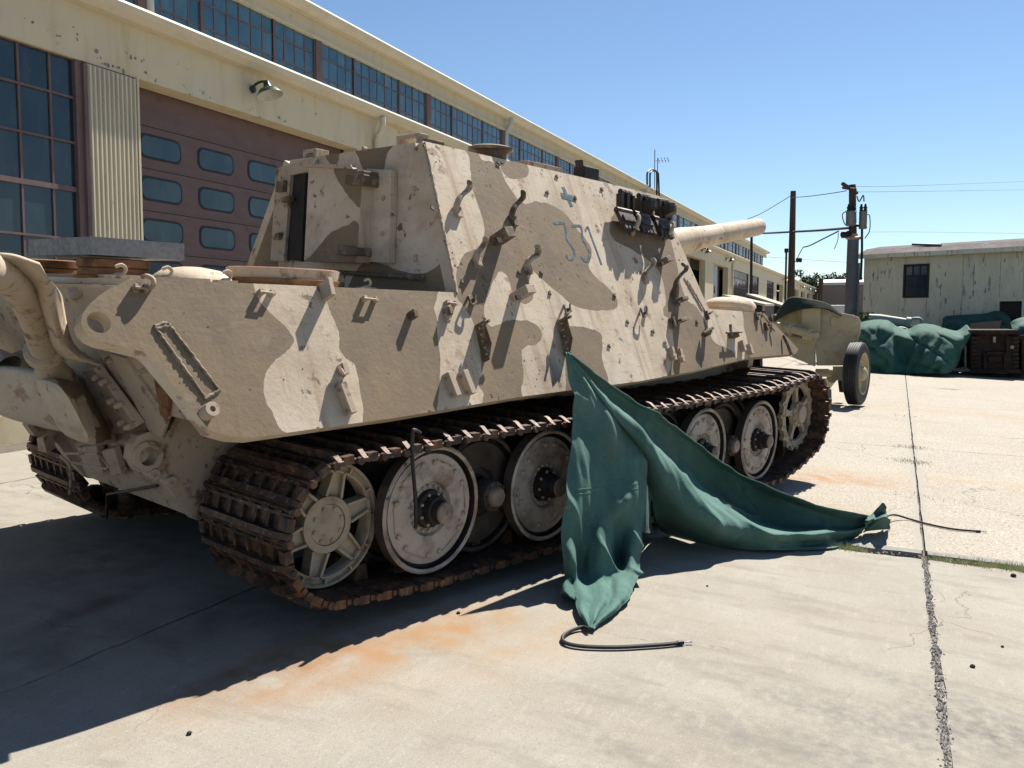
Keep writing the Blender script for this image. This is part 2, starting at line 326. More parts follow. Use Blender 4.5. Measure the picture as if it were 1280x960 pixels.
    # grey sealant smeared along the joint that runs away from the camera
    sx_ = N.new('ShaderNodeSeparateXYZ'); L.new(g.outputs['Position'], sx_.inputs[0])
    if agg:
        ad = N.new('ShaderNodeMath'); ad.operation = 'ADD'; ad.inputs[1].default_value = .23; L.new(sx_.outputs['Y'], ad.inputs[0])
        ab = N.new('ShaderNodeMath'); ab.operation = 'ABSOLUTE'; L.new(ad.outputs[0], ab.inputs[0])
        nz = N.new('ShaderNodeTexNoise'); nz.inputs['Scale'].default_value = 4; nz.inputs['Detail'].default_value = 5; L.new(g.outputs['Position'], nz.inputs['Vector'])
        ml = N.new('ShaderNodeMath'); ml.operation = 'MULTIPLY_ADD'; ml.inputs[1].default_value = -.085; ml.inputs[2].default_value = 0; L.new(nz.outputs['Fac'], ml.inputs[0])
        a2 = N.new('ShaderNodeMath'); a2.operation = 'ADD'; L.new(ab.outputs[0], a2.inputs[0]); L.new(ml.outputs[0], a2.inputs[1])
        mr = N.new('ShaderNodeMapRange'); mr.inputs['From Min'].default_value = .0; mr.inputs['From Max'].default_value = .03; mr.inputs['To Min'].default_value = .85; mr.inputs['To Max'].default_value = 0
        L.new(a2.outputs[0], mr.inputs['Value'])
        mx = N.new('ShaderNodeMix'); mx.data_type = 'RGBA'; L.new(mr.outputs[0], mx.inputs['Factor']); L.new(cur, mx.inputs['A']); mx.inputs['B'].default_value = (.27, .25, .215, 1); cur = mx.outputs['Result']
    L.new(cur, b.inputs['Base Color'])
    return m
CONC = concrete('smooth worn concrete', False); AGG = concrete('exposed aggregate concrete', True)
SOIL = mat('dark joint soil', (.20, .17, .135), .95, 0, [((.16, .14, .11), 30, .45, .65, .8), ((.05, .05, .03), 12, .5, .7, .6)], (60, .7, .01), .2, coord='World')
CURB = mat('grey mortar strip', (.33, .315, .285), .9, 0, [((.42, .40, .36), 6, .42, .66, .6), ((.24, .225, .20), 12, .5, .7, .6)], (90, .4, .004), .2, coord='World')
g = MB()
prof = [(-900, gz(-900)), (-8, gz(-8)), (14, gz(14)), (900, gz(900))]
vs = [(x, y, z - .035) for x in (-300, 1500) for y, z in prof]
g.add(vs, [(i, i + 4, i + 5, i + 1) for i in range(3)])
ground = tag(g.build('ground', SOIL, None, 0), kind='structure')
def joint(pxa, pxb):                                # a cross joint through two points of the pavement: X as a function of Y
    a = hg(*pxa); b = hg(*pxb); k = (a.x - b.x) / (a.y - b.y); return lambda Y: a.x + (Y - a.y) * k
J0 = joint((1060, 687), (1270, 713)); JC = joint((1060, 677), (1270, 702))
J1 = joint((1090, 556), (1270, 570)); J2 = joint((1090, 482), (1270, 488.5)); J15 = joint((1090, 506), (1270, 513))
cuts = [lambda Y: -6.0, lambda Y: .9, J0]
cutsF = [JC, J1, J15, J2, lambda Y: 32., lambda Y: 40., lambda Y: 52., lambda Y: 70., lambda Y: 100.]
ys = [-18.53, -14.87, -11.21, -7.55, -3.89, -.23, 3.43, 7.09, 8.35]
def slab(fa, fb, y0, y1, m, ga, gb, gy0, gy1, jag):
    per = []
    def P(x, y): per.append(Vector((x, y, 0)))
    n = (60 if jag == 1 else 26) if jag else 2
    def jg(a): return (mnoise.noise((a * 9.1, 3.3, y0)) * .016 + mnoise.noise((a * 37, 1.3, y1)) * .016) * jag
    for i in range(n): t = i / n; y = y0 + gy0; x = fa(y) + ga + (fb(y) - gb - fa(y) - ga) * t; P(x, y + (jg(x) if 0 < i else 0))
    for i in range(n): t = i / n; y = y0 + gy0 + (y1 - gy1 - y0 - gy0) * t; P(fb(y) - gb + (jg(y) if 0 < i else 0), y)
    for i in range(n): t = 1 - i / n; y = y1 - gy1; x = fa(y) + ga + (fb(y) - gb - fa(y) - ga) * t; P(x, y + (jg(x + 50) if 0 < i else 0))
    for i in range(n): t = 1 - i / n; y = y0 + gy0 + (y1 - gy1 - y0 - gy0) * t; P(fa(y) + ga + (jg(y + 9) if 0 < i else 0), y)
    top = [Vector((p.x, p.y, gz(p.y))) for p in per]
    MB().prism([p - Vector((0, 0, .12)) for p in top], (0, 0, .12)).build('concrete_slab', m, ground, 0)
for k in range(len(ys) - 1):
    y0, y1 = ys[k], ys[k + 1]
    near = k in (3, 4, 5, 6)
    for i in range(len(cuts) - 1):
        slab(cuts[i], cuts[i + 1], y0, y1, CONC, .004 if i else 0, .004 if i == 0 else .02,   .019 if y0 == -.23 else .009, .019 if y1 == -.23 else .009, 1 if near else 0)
    for i in range(len(cutsF) - 1):
        slab(cutsF[i], cutsF[i + 1], y0, y1, AGG, .006, .006, .010, .010, .4 if (near and i < 3) else 0)
# mortar strip beside the grass grown joint
c = MB(); 
for (ya, yb) in ((-7.4, -.25), (-.21, 3.3)):
    n = 24; top = []
    for i in range(n + 1): y = ya + (yb - ya) * i / n; x = JC(y) - .008; top.append(Vector((x, y, gz(y) + .004)))
    for i in range(n, -1, -1): y = ya + (yb - ya) * i / n; x = JC(y) - .12 - .03 * mnoise.noise((y * 4, 0, 0)); top.append(Vector((x, y, gz(y) + .004)))
    c.prism([p - Vector((0, 0, .05)) for p in top], (0, 0, .05))
c.build('mortar_strip', CURB, ground, 0)
# crumbled filler standing in the wide joint
FILL = mat('crumbled joint filler', (.58, .52, .45), .95, 0, [((.75, .69, .61), 60, .45, .6, .8), ((.26, .22, .19), 45, .55, .64, .75), ((.30, .27, .22), 8, .5, .7, .6)], (120, .9, .012), .2, coord='World')
c = MB(); rows = []
for i in range(260):
    x = 2.0 + 4.75 * i / 259; row = []
    for j in range(7):
        y = -.262 + .064 * j / 6; row.append(Vector((x, y, gz(y) - .011 + .007 * mnoise.noise((x * 60, y * 60, 0)) + .004 * mnoise.noise((x * 170, y * 170, 3)))))
    rows.append(row)
sheet(rows, 0, c); c.build('joint_filler', FILL, ground, 60)

# loose stuff in the joints
STONE = mat('joint gravel', (.66, .59, .52), .9, 0, [((.45, .42, .37), 20, .4, .6, .8), ((.12, .10, .09), 25, .5, .65, .8)], None, .2, coord='World')
GRASS = mat('dry green weeds', (.66, .70, .36), .85, 0, [((.95, .88, .58), 9, .45, .65, .8), ((.42, .52, .22), 14, .5, .7, .6)], None, .2, coord='World')
gr = MB(); rnd = random.Random(3)
def pebble(m, x, y, r, mi=0):
    z = gz(y) - .010 + r * .5; a = rnd.random() * 6; pts = []
    for (dx, dy, dz) in ((1, 0, 0), (0, 1, 0), (-1, 0, 0), (0, -1, 0), (0, 0, .8), (0, 0, -.8)):
        q = r * rnd.uniform(.6, 1.2); pts.append((x + q * (dx * math.cos(a) - dy * math.sin(a)), y + q * (dx * math.sin(a) + dy * math.cos(a)), z + q * dz))
    m.add(pts, [(0, 1, 4), (1, 2, 4), (2, 3, 4), (3, 0, 4), (1, 0, 5), (2, 1, 5), (3, 2, 5), (0, 3, 5)], mi)
for i in range(2600):
    x = rnd.uniform(2.5, 6.75); y = -.23 + rnd.gauss(0, .015); pebble(gr, x, y, rnd.choice((.004, .006, .009, .013)) * rnd.uniform(.7, 1.1))
for i in range(900):
    y = rnd.uniform(-4, 3.0); x = J0(y) + rnd.uniform(-.03, .11); pebble(gr, x, y, rnd.uniform(.004, .012))
for i in range(260):
    x = rnd.choice((8.6, 10.4, 11.3, 12.3)) + rnd.gauss(0, .35); pebble(gr, x, -.23 + rnd.gauss(0, .03), rnd.uniform(.005, .012))
tag(gr.build('gravel', STONE, None, 0), kind='stuff')
gs = MB()
def blade(m, x, y, hgt, wid):
    a = rnd.random() * 6.28; b = rnd.gauss(0, .5); dx, dy = math.cos(a) * wid, math.sin(a) * wid
    lx, ly = math.cos(b * 3) * hgt * .5 * rnd.random(), math.sin(b * 3) * hgt * .5 * rnd.random(); z = gz(y) - .02
    m.add([(x - dx, y - dy, z), (x + dx, y + dy, z), (x + lx * .5 + dx * .6, y + ly * .5 + dy * .6, z + hgt * .6), (x + lx * .5 - dx * .6, y + ly * .5 - dy * .6, z + hgt * .6), (x + lx, y + ly, z + hgt)], [(0, 1, 2, 3), (3, 2, 4)])
for i in range(20000):
    y = rnd.uniform(-4.2, 1.0); x = J0(y) + .04 + rnd.gauss(0, .045)
    d = mnoise.noise((y * 2.2, 4.4, 0)) + .34
    if rnd.random() < d * 1.2: blade(gs, x, y, rnd.uniform(.02, .065), .0028)
for cx, cy, n in ((11.35, -.2, 420), (12.6, -.22, 300), (16.5, -.22, 60), (23.7, -1.2, 220), (23.6, .5, 90), (9.2, -.23, 60)):
    for i in range(n): blade(gs, cx + rnd.gauss(0, .10), cy + rnd.gauss(0, .13), rnd.uniform(.015, .05), .004)
tag(gs.build('grass', GRASS, None, 0), kind='stuff')
ST = mat('dark loose stone', (.05, .045, .042), .9, 0, [((.12, .10, .09), 30, .45, .65, .8)], None, .3)
sts = []
for px, py, r, lab in ((1216, 834, .014, 'small dark stone lying on the pale slab right of the long crack'), (1267, 721, .02, 'dark stone chip beside the weedy joint at the right edge'),
      (884, 733, .008, 'tiny dark pebble on the sunlit slab right of the pale canvas flap'), (1253, 809, .009, 'little pebble above the dark stone on the right slab'), (573, 767, .012, 'small stone just outside the serrated shadow of the track'), (237, 918, .012, 'reddish pebble on the sunlit concrete near the bottom left corner')):
    p = hg(px, py); m = MB(); m.lathe((0, 0, 0), (0, 0, 1), [(r * .55, 0), (r, r * .35), (r * .8, r * .9), (r * .3, r * 1.2)], 7)
    o = m.build('stone', ST, None, 0, loc=(p.x, p.y, p.z - .001)); o.rotation_euler = (rnd.uniform(-.3, .3), 0, rnd.random() * 6); tag(o, lab, 'stone', 'loose stones on the concrete apron')
#==BUILD==
# ------------------------------------------------------------------ workshop building
CREAM = mat('cream painted steel', (.93, .80, .53), .6, 0, [((.80, .71, .50), 2, .45, .7, .6), ((.68, .54, .29), 2.5, .50, .72, .6, (1.5, 1, .2)), ((.85, .78, .62), 1.2, .5, .7, .5), ((.40, .33, .28), 5, .66, .69, .7, (1, 1, 1), 6), ((.14, .14, .17), 6.5, .70, .72, .9, (1, 1, 1), 6)], (14, .12, .01), .35)
CREAMT = mat('weathered gutter paint', (.90, .82, .62), .6, 0, [((.75, .66, .48), 3, .45, .7, .6), ((.85, .72, .42), 1.4, .55, .75, .5)], (20, .1, .005), .35)
CORRM = mat('ribbed cream siding', (.92, .84, .64), .6, 0, [((.75, .68, .52), 4, .45, .7, .6, (1, 1, .2)), ((.10, .13, .08), 10, .66, .71, .8, (3, 3, .8), 7), ((.36, .20, .10), 15, .72, .77, .7)], (30, .1, .004), .35)
MAROON = mat('faded maroon paint', (.20, .125, .115), .6, 0, [((.25, .165, .155), 2.5, .4, .7, .6, (1, 1, 3)), ((.10, .066, .06), 5, .55, .75, .5)], (25, .1, .004), .35)
MULL = mat('weathered mauve steel', (.21, .135, .13), .6, 0, [((.30, .20, .18), 7, .45, .7, .6, (1, 1, .3)), ((.12, .07, .06), 12, .55, .72, .5)], None, .35)
def glassmat(name, base, rough=.12):
    return mat(name, base, rough, 0, [((base[0] * 2.6, base[1] * 1.9, base[2] * 1.55), 1.1, .42, .66, .75, (1, 1, .6)), ((base[0] * 3.5 + .03, base[1] * 2.0 + .03, base[2] * 1.5 + .03), 3.0, .56, .72, .5, (1, 1, .3)), ((base[0] * .6, base[1] * .65, base[2] * .7), 2.2, .5, .75, .6)], None, .5, rnd=True)
GLASS = glassmat('dusty glass painted sky blue', (.045, .145, .23)); GLASSD = glassmat('dark window glass', (.020, .045, .066), .1); DGLASS = glassmat('door window glass', (.025, .062, .085), .15)  # GLASS carries the blue of the reflected sky in its base colour
WHITE = mat('white painted sheet', (.75, .75, .74), .55, 0, [((.62, .61, .58), 4, .45, .7, .6)], None, .4)
BLUEW = mat('pale blue door', (.50, .56, .62), .5, 0, [((.42, .47, .52), 4, .45, .7, .6)], None, .4)
ROOFM = mat('bitumen roof', (.20, .19, .18), .9, 0, [((.28, .26, .24), 2, .4, .7, .6)], (20, .3, .01), .2)
LAMPG = mat('dark green enamel', (.025, .06, .045), .35, 0, [((.05, .09, .07), 12, .45, .7, .6)], None, .5); LAMPW = mat('white enamel', (.72, .70, .64), .4, 0, [((.5, .45, .36), 9, .5, .7, .6)], None, .5)
BX, BY = 9.0, 9.0
bld = empty('workshop_building', (BX, BY, 0), (0, .0057, 0))
tag(bld, 'long cream workshop building with maroon overhead doors and a glazed upper storey', 'building')
b = lambda X: X - BX
Z0, ZL, ZG0, ZG1, ZC, ZT = .1, 4.78, 5.42, 5.56, 6.40, 6.80       # ground, lintel, gutter, clerestory head, roof edge
XE, XC = 109.5 - BX, 65.6 - BX
# bays of the lower storey: (x0, x1, kind)
bays = [(3.9, 7.46, 'window'), (7.51, 8.235, 'rib'), (8.262, 13.2, 'door')]
x = 14.2
for kind in ('window', 'door', 'window', 'door', 'window', 'door'):
    bays.append((x, x + 3.6, kind)); x += 4.25
bays += [(39.6, 43.8, 'open'), (45.9, 50.2, 'white'), (51.9, 57.5, 'window'), (57.8, 62.0, 'window'), (66.0, 69.9, 'window'), (71.6, 75.7, 'open'), (84.6, 88.1, 'open'), (90.3, 94.3, 'open'), (96.8, 101.4, 'open'), (103.3, 106.2, 'window')]
wall = MB()
px_ = 2.0
for x0, x1, k in bays:
    if x0 - px_ > .06: wall.bb(b(px_), b(x0), 0, .3, Z0, ZL)
    px_ = x1
wall.bb(b(px_), XE, 0, .3, Z0, ZL)
wall.bb(b(2.0), XE, -.012, .3, ZL, ZG0)                        # band over the openings
wall.bb(b(2.0), XE, 20, 20.3, Z0, ZL); wall.bb(b(2.0), b(2.3), .3, 20, Z0, ZL); wall.bb(XE - .3, XE, .3, 20, Z0, ZG0)
wall.build('wall', CREAM, bld, 0)
band = MB(); band.bb(b(2.0), XC, .02, .35, ZC, ZT - .1); band.bb(b(2.0), XC, -.02, .06, ZC - .03, ZC + .02)
band.bb(XC - .3, XC, .35, 16, ZG1, ZT - .1); band.bb(b(2), b(2.3), .35, 16, ZG1, ZT - .1)
band.build('upper_fascia', CREAM, bld, 0)
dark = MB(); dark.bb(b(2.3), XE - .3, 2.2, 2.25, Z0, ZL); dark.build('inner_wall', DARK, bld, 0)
rf = MB(); rf.bb(b(1.8), XC + .2, -.06, 16.2, ZT - .04, ZT + .05); rf.bb(XC, XE + .2, -.05, 20.2, ZG1 - .03, ZG1 + .03); rf.build('roof', ROOFM, bld, 0)
def gutter(name, x0, x1, y, z, sz):
    m = MB(); pr = [(y + .02, z + sz), (y - sz * 1.55, z + sz), (y - sz * 1.65, z + sz * .8), (y - sz * 1.45, z + sz * .35), (y - sz * .85, z), (y + .02, z)]
    m.prism([(x0, p[0], p[1]) for p in pr], (x1 - x0, 0, 0)); return m.build(name, CREAMT, bld, 0)
gutter('gutter', b(1.9), XE + .1, -.012, ZG0, .16); gutter('gutter', b(1.9), XC + .1, .02, ZT - .14, .15)
# upper windows: bays of about twelve feet between heavy posts, each split 4 + 6 + 4 panes
bay = 3.70; post0 = 8.42 - 2 * bay
pm_ = {}
def pane_mesh(wd, hg_, m, nm='pane'):
    key = (round(wd, 3), round(hg_, 3), m.name)
    if key not in pm_:
        q = MB(); q.bb(-wd / 2, wd / 2, 0, .006, -hg_ / 2, hg_ / 2); pm_[key] = q.mesh(nm, m, 0)
    return pm_[key]
zr = [ZG1 + .01, 5.80, 6.13, ZC - .01]
postm = MB(); postm.bb(-.085, .085, -.015, .10, ZG1, ZC); postm = postm.mesh('post', MULL, 0)
frame_cache = {}
def upper_window(x0, x1, n, single):
    wd = x1 - x0
    key = (round(wd, 2), n)
    if key not in frame_cache:
        m = MB()
        for i in range(n + 1): t = .026 if i in (0, n) else .0095; xx = wd * i / n; m.bb(xx - t, xx + t, -.012 if i in (0, n) else .004, .018, ZG1, ZC)
        for z in zr: m.bb(0, wd, .002, .016, z - .010, z + .010)
        frame_cache[key] = m.mesh('window', MULL, 0)
    fo = inst(frame_cache[key], 'window', bld, Matrix.Translation((b(x0), .035, 0)))
    if single:
        for i in range(n):
            for j in range(3):
                pw = wd / n - .02; ph = zr[j + 1] - zr[j] - .02
                o = inst(pane_mesh(pw, ph, GLASS), 'pane', fo, Matrix.Translation((wd * (i + .5) / n, .012 + random.uniform(-.003, .003), (zr[j] + zr[j + 1]) / 2)))
                o.rotation_euler = (random.gauss(0, .006), 0, random.gauss(0, .012))
    else:
        key2 = ('g', round(wd, 2))
        if key2 not in frame_cache: q = MB(); q.bb(.01, wd - .01, .012, .018, ZG1, ZC); frame_cache[key2] = q.mesh('glazing', GLASS, 0)
        inst(frame_cache[key2], 'glazing', fo)
i = 0
while post0 + (i + 1) * bay < 65.5:
    X0 = post0 + i * bay; inst(postm, 'post', bld, Matrix.Translation((b(X0), .02, 0)))
    e = .085; a = X0 + e; c = X0 + bay - e; s1 = X0 + 1.05; s2 = X0 + 2.58
    near = 2 <= i <= 5
    upper_window(a, s1, 4, near); upper_window(s1, s2, 6, near); upper_window(s2, c, 4, near)
    i += 1
# downpipes
def downpipe(x, z0, z1, y0=-.05, m=CREAMT, r=.055):
    q = MB(); q.tube(cr([(b(x), y0 - .16, z1), (b(x), y0 - .15, z1 - .16), (b(x), y0 - .04, z1 - .36), (b(x), y0 - .03, z1 - .5)], 4) + [Vector((b(x), y0 - .03, z0))], r, 10); q.build('downpipe', m, bld)
downpipe(13.72, Z0, ZG0); downpipe(51.2, Z0, ZG0); downpipe(8.52, ZG1, ZT - .1, .02, WHITE, .05); downpipe(19.62, ZG1, ZT - .1, .02, WHITE); downpipe(32.0, ZG1, ZT - .1, .02, WHITE)
# lower openings
def window_low(x0, x1, detail):
    W = x1 - x0; n = max(3, round(W / .40)); rows = [.85, 1.45, 2.05, 2.66, 3.25, 3.80, 4.33, ZL]
    m = MB()
    for k in range(n + 1): t = .045 if k in (0, n) else .013; xx = W * k / n; m.bb(xx - t + (t if k == 0 else -t if k == n else 0), xx + t + (t if k == 0 else -t if k == n else 0), -.04 if k in (0, n) else 0, .06, rows[0], ZL)
    for z in rows: t = .03 if abs(z - 3.25) < .01 else .013; m.bb(.09, W - .09, -.008, .05, z - t, z + t)
    f = m.build('window', MULL, bld, 0, loc=(b(x0), .045, 0))
    s = MB(); s.bb(0, W, 0, .12, .62, .83); s.build('sill', CREAM, f, 0)
    wl = MB(); wl.bb(b(x0) - .001, b(x1) + .001, .02, .28, Z0, .63); wl.build('apron_wall', CREAM, bld, 0)
    if detail:
        for k in range(n):
            for j in range(len(rows) - 1):
                pw = W / n - .022; ph = rows[j + 1] - rows[j] - .02
                o = inst(pane_mesh(pw, ph, GLASSD), 'pane', f, Matrix.Translation((W * (k + .5) / n, .02, (rows[j] + rows[j + 1]) / 2))); o.rotation_euler = (random.gauss(0, .004), 0, random.gauss(0, .008))
    else:
        q = MB(); q.bb(.04, W - .04, .02, .03, rows[0], ZL - .01); q.build('glazing', GLASSD, f, 0)
def garage(x0, x1, white=False):
    W = x1 - x0; sec = .564; z1 = ZL + .1
    d = empty('garage_door', (b(x0), .36, 0), parent=bld)
    q = MB(); q.bb(0, W, .03, .05, Z0, ZL + .2); q.build('backing', DARK, d, 0)
    pan = MB(); pan.bb(.02, W - .02, -.025, .03, .004, sec - .004)
    for rx in range(1): pan.bb(.02, W - .02, -.031, -.02, .0045, .03)
    pme = pan.mesh('door_panel', BLUEW if white else MAROON, 0)
    wn = 5; ww = .68; hh = .27
    def rr(cx, cz, wx, hz_, r):
        pts = []
        for sx, sz, a0 in ((1, 1, 0), (-1, 1, 90), (-1, -1, 180), (1, -1, 270)):
            for k in range(5): a = R(a0 + k * 22.5); pts.append((cx + sx * (wx - r) + r * math.cos(a), cz + sz * (hz_ - r) + r * math.sin(a)))
        return pts
    seal = MB(); seal.prism([(p[0], -.031, p[1]) for p in rr(0, 0, ww / 2 + .03, hh / 2 + .03, .11)], (0, .012, 0)); sme = seal.mesh('window_seal', RUBBER, 0)
    gl = MB(); gl.prism([(p[0], -.036, p[1]) for p in rr(0, 0, ww / 2, hh / 2, .09)], (0, .012, 0)); gme = gl.mesh('door_window', DGLASS, 0)
    z = 3.74 - sec * 7
    k = 0
    while z < ZL:
        inst(pme, 'door_panel', d, Matrix.Translation((0, 0, z)))
        if 3 <= k <= 7:
            for j in range(wn):
                cx = .695 + j * 1.052
                if cx + .3 < W:
                    inst(gme, 'door_window', d, Matrix.Translation((cx, 0, z + .30))); inst(sme, 'window_seal', d, Matrix.Translation((cx, 0, z + .30)))
        z += sec; k += 1
for x0, x1, k in bays:
    if k == 'window': window_low(x0, x1, x0 < 5 or 51 < x0 < 58)
    elif k == 'door': garage(x0, x1)
    elif k == 'white':
        q = MB(); q.bb(b(x0), b(x0 + 2.7), .3, .36, Z0, ZL + .1); wd = q.build('sliding_door', BLUEW, bld, 0)
        q = MB(); [q.bb(b(x0) + cx, b(x0) + cx + .34, .28, .31, cz, cz + .42) for cx in (.95, 1.75) for cz in (1.0, 1.75, 2.5, 3.25)]; q.build('door_window', DGLASS, wd, 0)
        q = MB(); q.bb(b(x0 + 2.7), b(x1), .5, .56, Z0, ZL + .1); q.build('garage_door', MAROON, bld, 0)
    elif k == 'open':
        q = MB(); q.bb(b(x0), b(x0 + .5 * (x1 - x0)), .32, .4, Z0, ZL + .05); q.build('garage_door', MAROON, bld, 0)
        q = MB(); q.bb(b(x0 + .5 * (x1 - x0)), b(x1), .9, .95, Z0, ZL + .05); q.build('door_leaf', DARK, bld, 0)
    elif k == 'rib':
        n = 11; prof2 = []
        for i in range(n):
            p = (x1 - x0) / n; xx = x0 + i * p
            prof2 += [(xx, .0), (xx + p * .30, .0), (xx + p * .42, -.035), (xx + p * .70, -.035), (xx + p * .82, .0)]
        prof2.append((x1, 0)); m = MB(); vs = []
        for (xx, yy) in prof2: vs += [(b(xx), yy - .01, Z0), (b(xx), yy - .01, ZL - .03)]
        m.add(vs, [(2 * i, 2 * i + 2, 2 * i + 3, 2 * i + 1) for i in range(len(prof2) - 1)]); m.bb(b(x0), b(x1), .0, .3, Z0, ZL - .01); m.build('ribbed_siding', CORRM, bld, 0)
        q = MB(); q.bb(b(x0) - .05, b(x0) + .0, -.03, .1, Z0, ZL - .02); q.build('corner_post', MULL, bld, 0)
        q = MB(); q.bb(b(x1), b(x1) + .03, -.05, .34, Z0, ZL - .01); q.build('door_jamb', CREAM, bld, 0)
# barn lamps on the band
def wall_lamp(x, z):
    m = MB(); y0 = -.02
    m.tube(cr([(b(x), y0, z + .10), (b(x), y0 - .08, z + .17), (b(x), y0 - .22, z + .19), (b(x), y0 - .30, z + .12)], 5), .02, 8)
    m.lathe((b(x), y0 - .005, z + .10), (0, -1, 0), [(.06, 0), (.055, .03), (.02, .05)], 12)
    l = m.build('wall_lamp', LAMPG, bld)
    q = MB(); ax = Vector((0, -.30, -1)); q.lathe((b(x), y0 - .28, z + .14), ax, [(.045, -.05), (.05, 0), (.07, .05), (.13, .08), (.19, .16), (.195, .17)], 20, caps=False); q.build('lamp_shade', LAMPG, l)
    q = MB(); q.lathe((b(x), y0 - .28, z + .14), ax, [(.055, .04), (.12, .085), (.184, .16), (.192, .1705)], 20, caps=False); q.build('shade_lining', LAMPW, l)
FLK = mat('flaked paint', (.30, .27, .29), .8, 0, [((.52, .40, .36), 30, .45, .6, .7)], None, .2)
fk = MB(); rf_ = random.Random(4)
def flake(mb, c, u, v, r, n=8):
    a0 = rf_.random() * 6; mb.add([c + (u * math.cos(a0 + 6.283 * k / n) + v * math.sin(a0 + 6.283 * k / n)) * r * rf_.uniform(.35, 1.15) for k in range(n)], [tuple(range(n))])
for px, py, r in ((28, 23, .02), (37, 29, .035), (57, 37, .02), (72, 44, .04), (89, 34, .025), (94, 41, .045), (95, 50, .035), (118, 64, .06), (121, 72, .03), (128, 79, .04), (134, 82, .05), (139, 83, .04), (146, 86, .035), (153, 89, .05), (156, 66, .03), (162, 70, .04), (169, 72, .05), (176, 74, .03), (180, 91, .045), (193, 101, .04), (228, 107, .03), (236, 116, .03), (262, 122, .025), (313, 134, .04), (324, 144, .03), (351, 146, .055), (354, 151, .035), (392, 143, .04), (426, 174, .03)):
    for k in range(2): flake(fk, hy(px + rf_.gauss(0, 1.4), py + rf_.gauss(0, 1.0), BY - .0165, False) - Vector((BX, BY, 0)), Vector((1, 0, 0)), Vector((0, 0, 1)), r * rf_.uniform(.3, .62))
fk.build('paint_flakes', FLK, bld, 0)['kind'] = 'stuff'
for x, z in ((10.42, 5.06), (42.8, 5.1), (49.3, 5.1), (75.2, 5.1), (89.5, 5.1), (96, 5.1), (102, 5.1)): wall_lamp(x, z)
# ladder hoops and aerial on the roof edge
a1 = [hit(px, py, (0, 1, 0), BY - .35, False) for px, py in ((809, 231), (809, 217), (812, 213), (816, 212), (820, 214), (821, 218), (821, 246))]
a2 = [hit(px, py, (0, 1, 0), BY - .25, False) for px, py in ((812.5, 234), (812.5, 219), (814, 215), (818, 213.5), (822, 216), (823, 219), (824, 246))]
lad = empty('roof_ladder', a1[0]); tag(lad, 'hooped ladder rails rising over the upper roof edge of the cream workshop', 'ladder')
for a in (a1, a2):
    q = MB(); q.tube([p - a1[0] for p in cr(a, 3)], .035, 6); q.build('ladder_rail', DARK, lad)
q = MB()
for i in range(8):
    z = a1[-1].z - .25 * i
    q.tube([(a1[-1].x - a1[0].x, 0.0, z - a1[0].z), (a2[-1].x - a1[0].x, .1, z - a1[0].z)], .02, 6)
q.build('ladder_rung', DARK, lad)
ant = [hit(px, py, (0, 1, 0), BY + 2, False) for px, py in ((818.5, 187), (818.5, 240), (822, 198), (822, 240), (820, 200.5), (836, 199.5))]
an = empty('roof_aerial', ant[1]); tag(an, 'thin roof aerial with a small yagi arm standing behind the ladder hoops', 'aerial')
q = MB(); q.tube([ant[0] - ant[1], Vector((0, 0, -2))], .02, 5); q.tube([ant[2] - ant[1], ant[3] - ant[1] - Vector((0, 0, 2))], .02, 5); q.build('mast', DARK, an)
q = MB(); q.tube([ant[4] - ant[1], ant[5] - ant[1]], .018, 5)
for k in range(4):
    p = (ant[4] - ant[1]).lerp(ant[5] - ant[1], .2 + .25 * k); q.tube([p + Vector((0, -.05, -.13)), p + Vector((0, .05, .13))], .014, 4)
q.build('antenna_arm', DARK, an)
# ------------------------------------------------------------------ the tank destroyer
tank = empty('tank_destroyer'); tank.matrix_world = MT
tag(tank, 'big sand and brown camouflaged tank destroyer with rusty tracks, numbered 331', 'tank')
def uv(p): return ((p[0]), (p[2] - 1.1) / C25)                       # side plate: length and height along the slope
def un(q): return Vector((q[0], SY0 + q[1] * S25, 1.1 + q[1] * C25))
def crp(px, n=8, f=hs, g=uv):
    out = []
    for p in cr([f(*q) for q in px], n, True):
        j = Vector((mnoise.noise(p * 13), 0, mnoise.noise(p * 13 + Vector((9, 9, 9))))) * .010 + Vector((mnoise.noise(p * 47), 0, mnoise.noise(p * 47 + Vector((5, 5, 5))))) * .004
        q = g(p); k = g(p + j) if f is hs else g(p + Vector((0, j.x, j.z))); out.append(k)
    return out
def pxp(px, f=hs, g=uv): return [g(f(*q)) for q in px]
top_front = hs(824, 245); 
outline = pxp([(190, 347), (240, 351), (569, 365.5), (528, 176), (760, 229), (824, 245), (886, 386), (955, 391), (998, 436), (995, 442), (940, 446.5), (875, 462.5), (800, 476.5), (650, 496), (502, 521), (315, 547), (290, 546), (262, 538),
    (239, 509), (210, 474), (187, 446), (178, 439), (150, 432), (125, 426), (112, 420), (104, 411), (101, 402), (103, 393), (111, 381), (122, 371), (134, 362), (159, 350)])
hole = [uv(hs(124 + 11.5 * math.cos(a), 402.5 + 11 * math.sin(a))) for a in [2 * math.pi * k / 20 for k in range(20)]]
hole = [uv(hs(124, 402.5) + PU * .050 * math.cos(a) + PV * .050 * math.sin(a)) for a in [2 * math.pi * k / 20 for k in range(20)]]
B = []
B.append(crp([(150, 330), (240, 330), (312, 335), (317, 356), (321, 371), (332, 386), (350, 401), (362.5, 416), (367, 426), (361, 436), (347, 447), (335, 460), (329.5, 475), (331, 492), (337.5, 510), (346, 530), (360, 560), (200, 580), (60, 480), (60, 380)]))
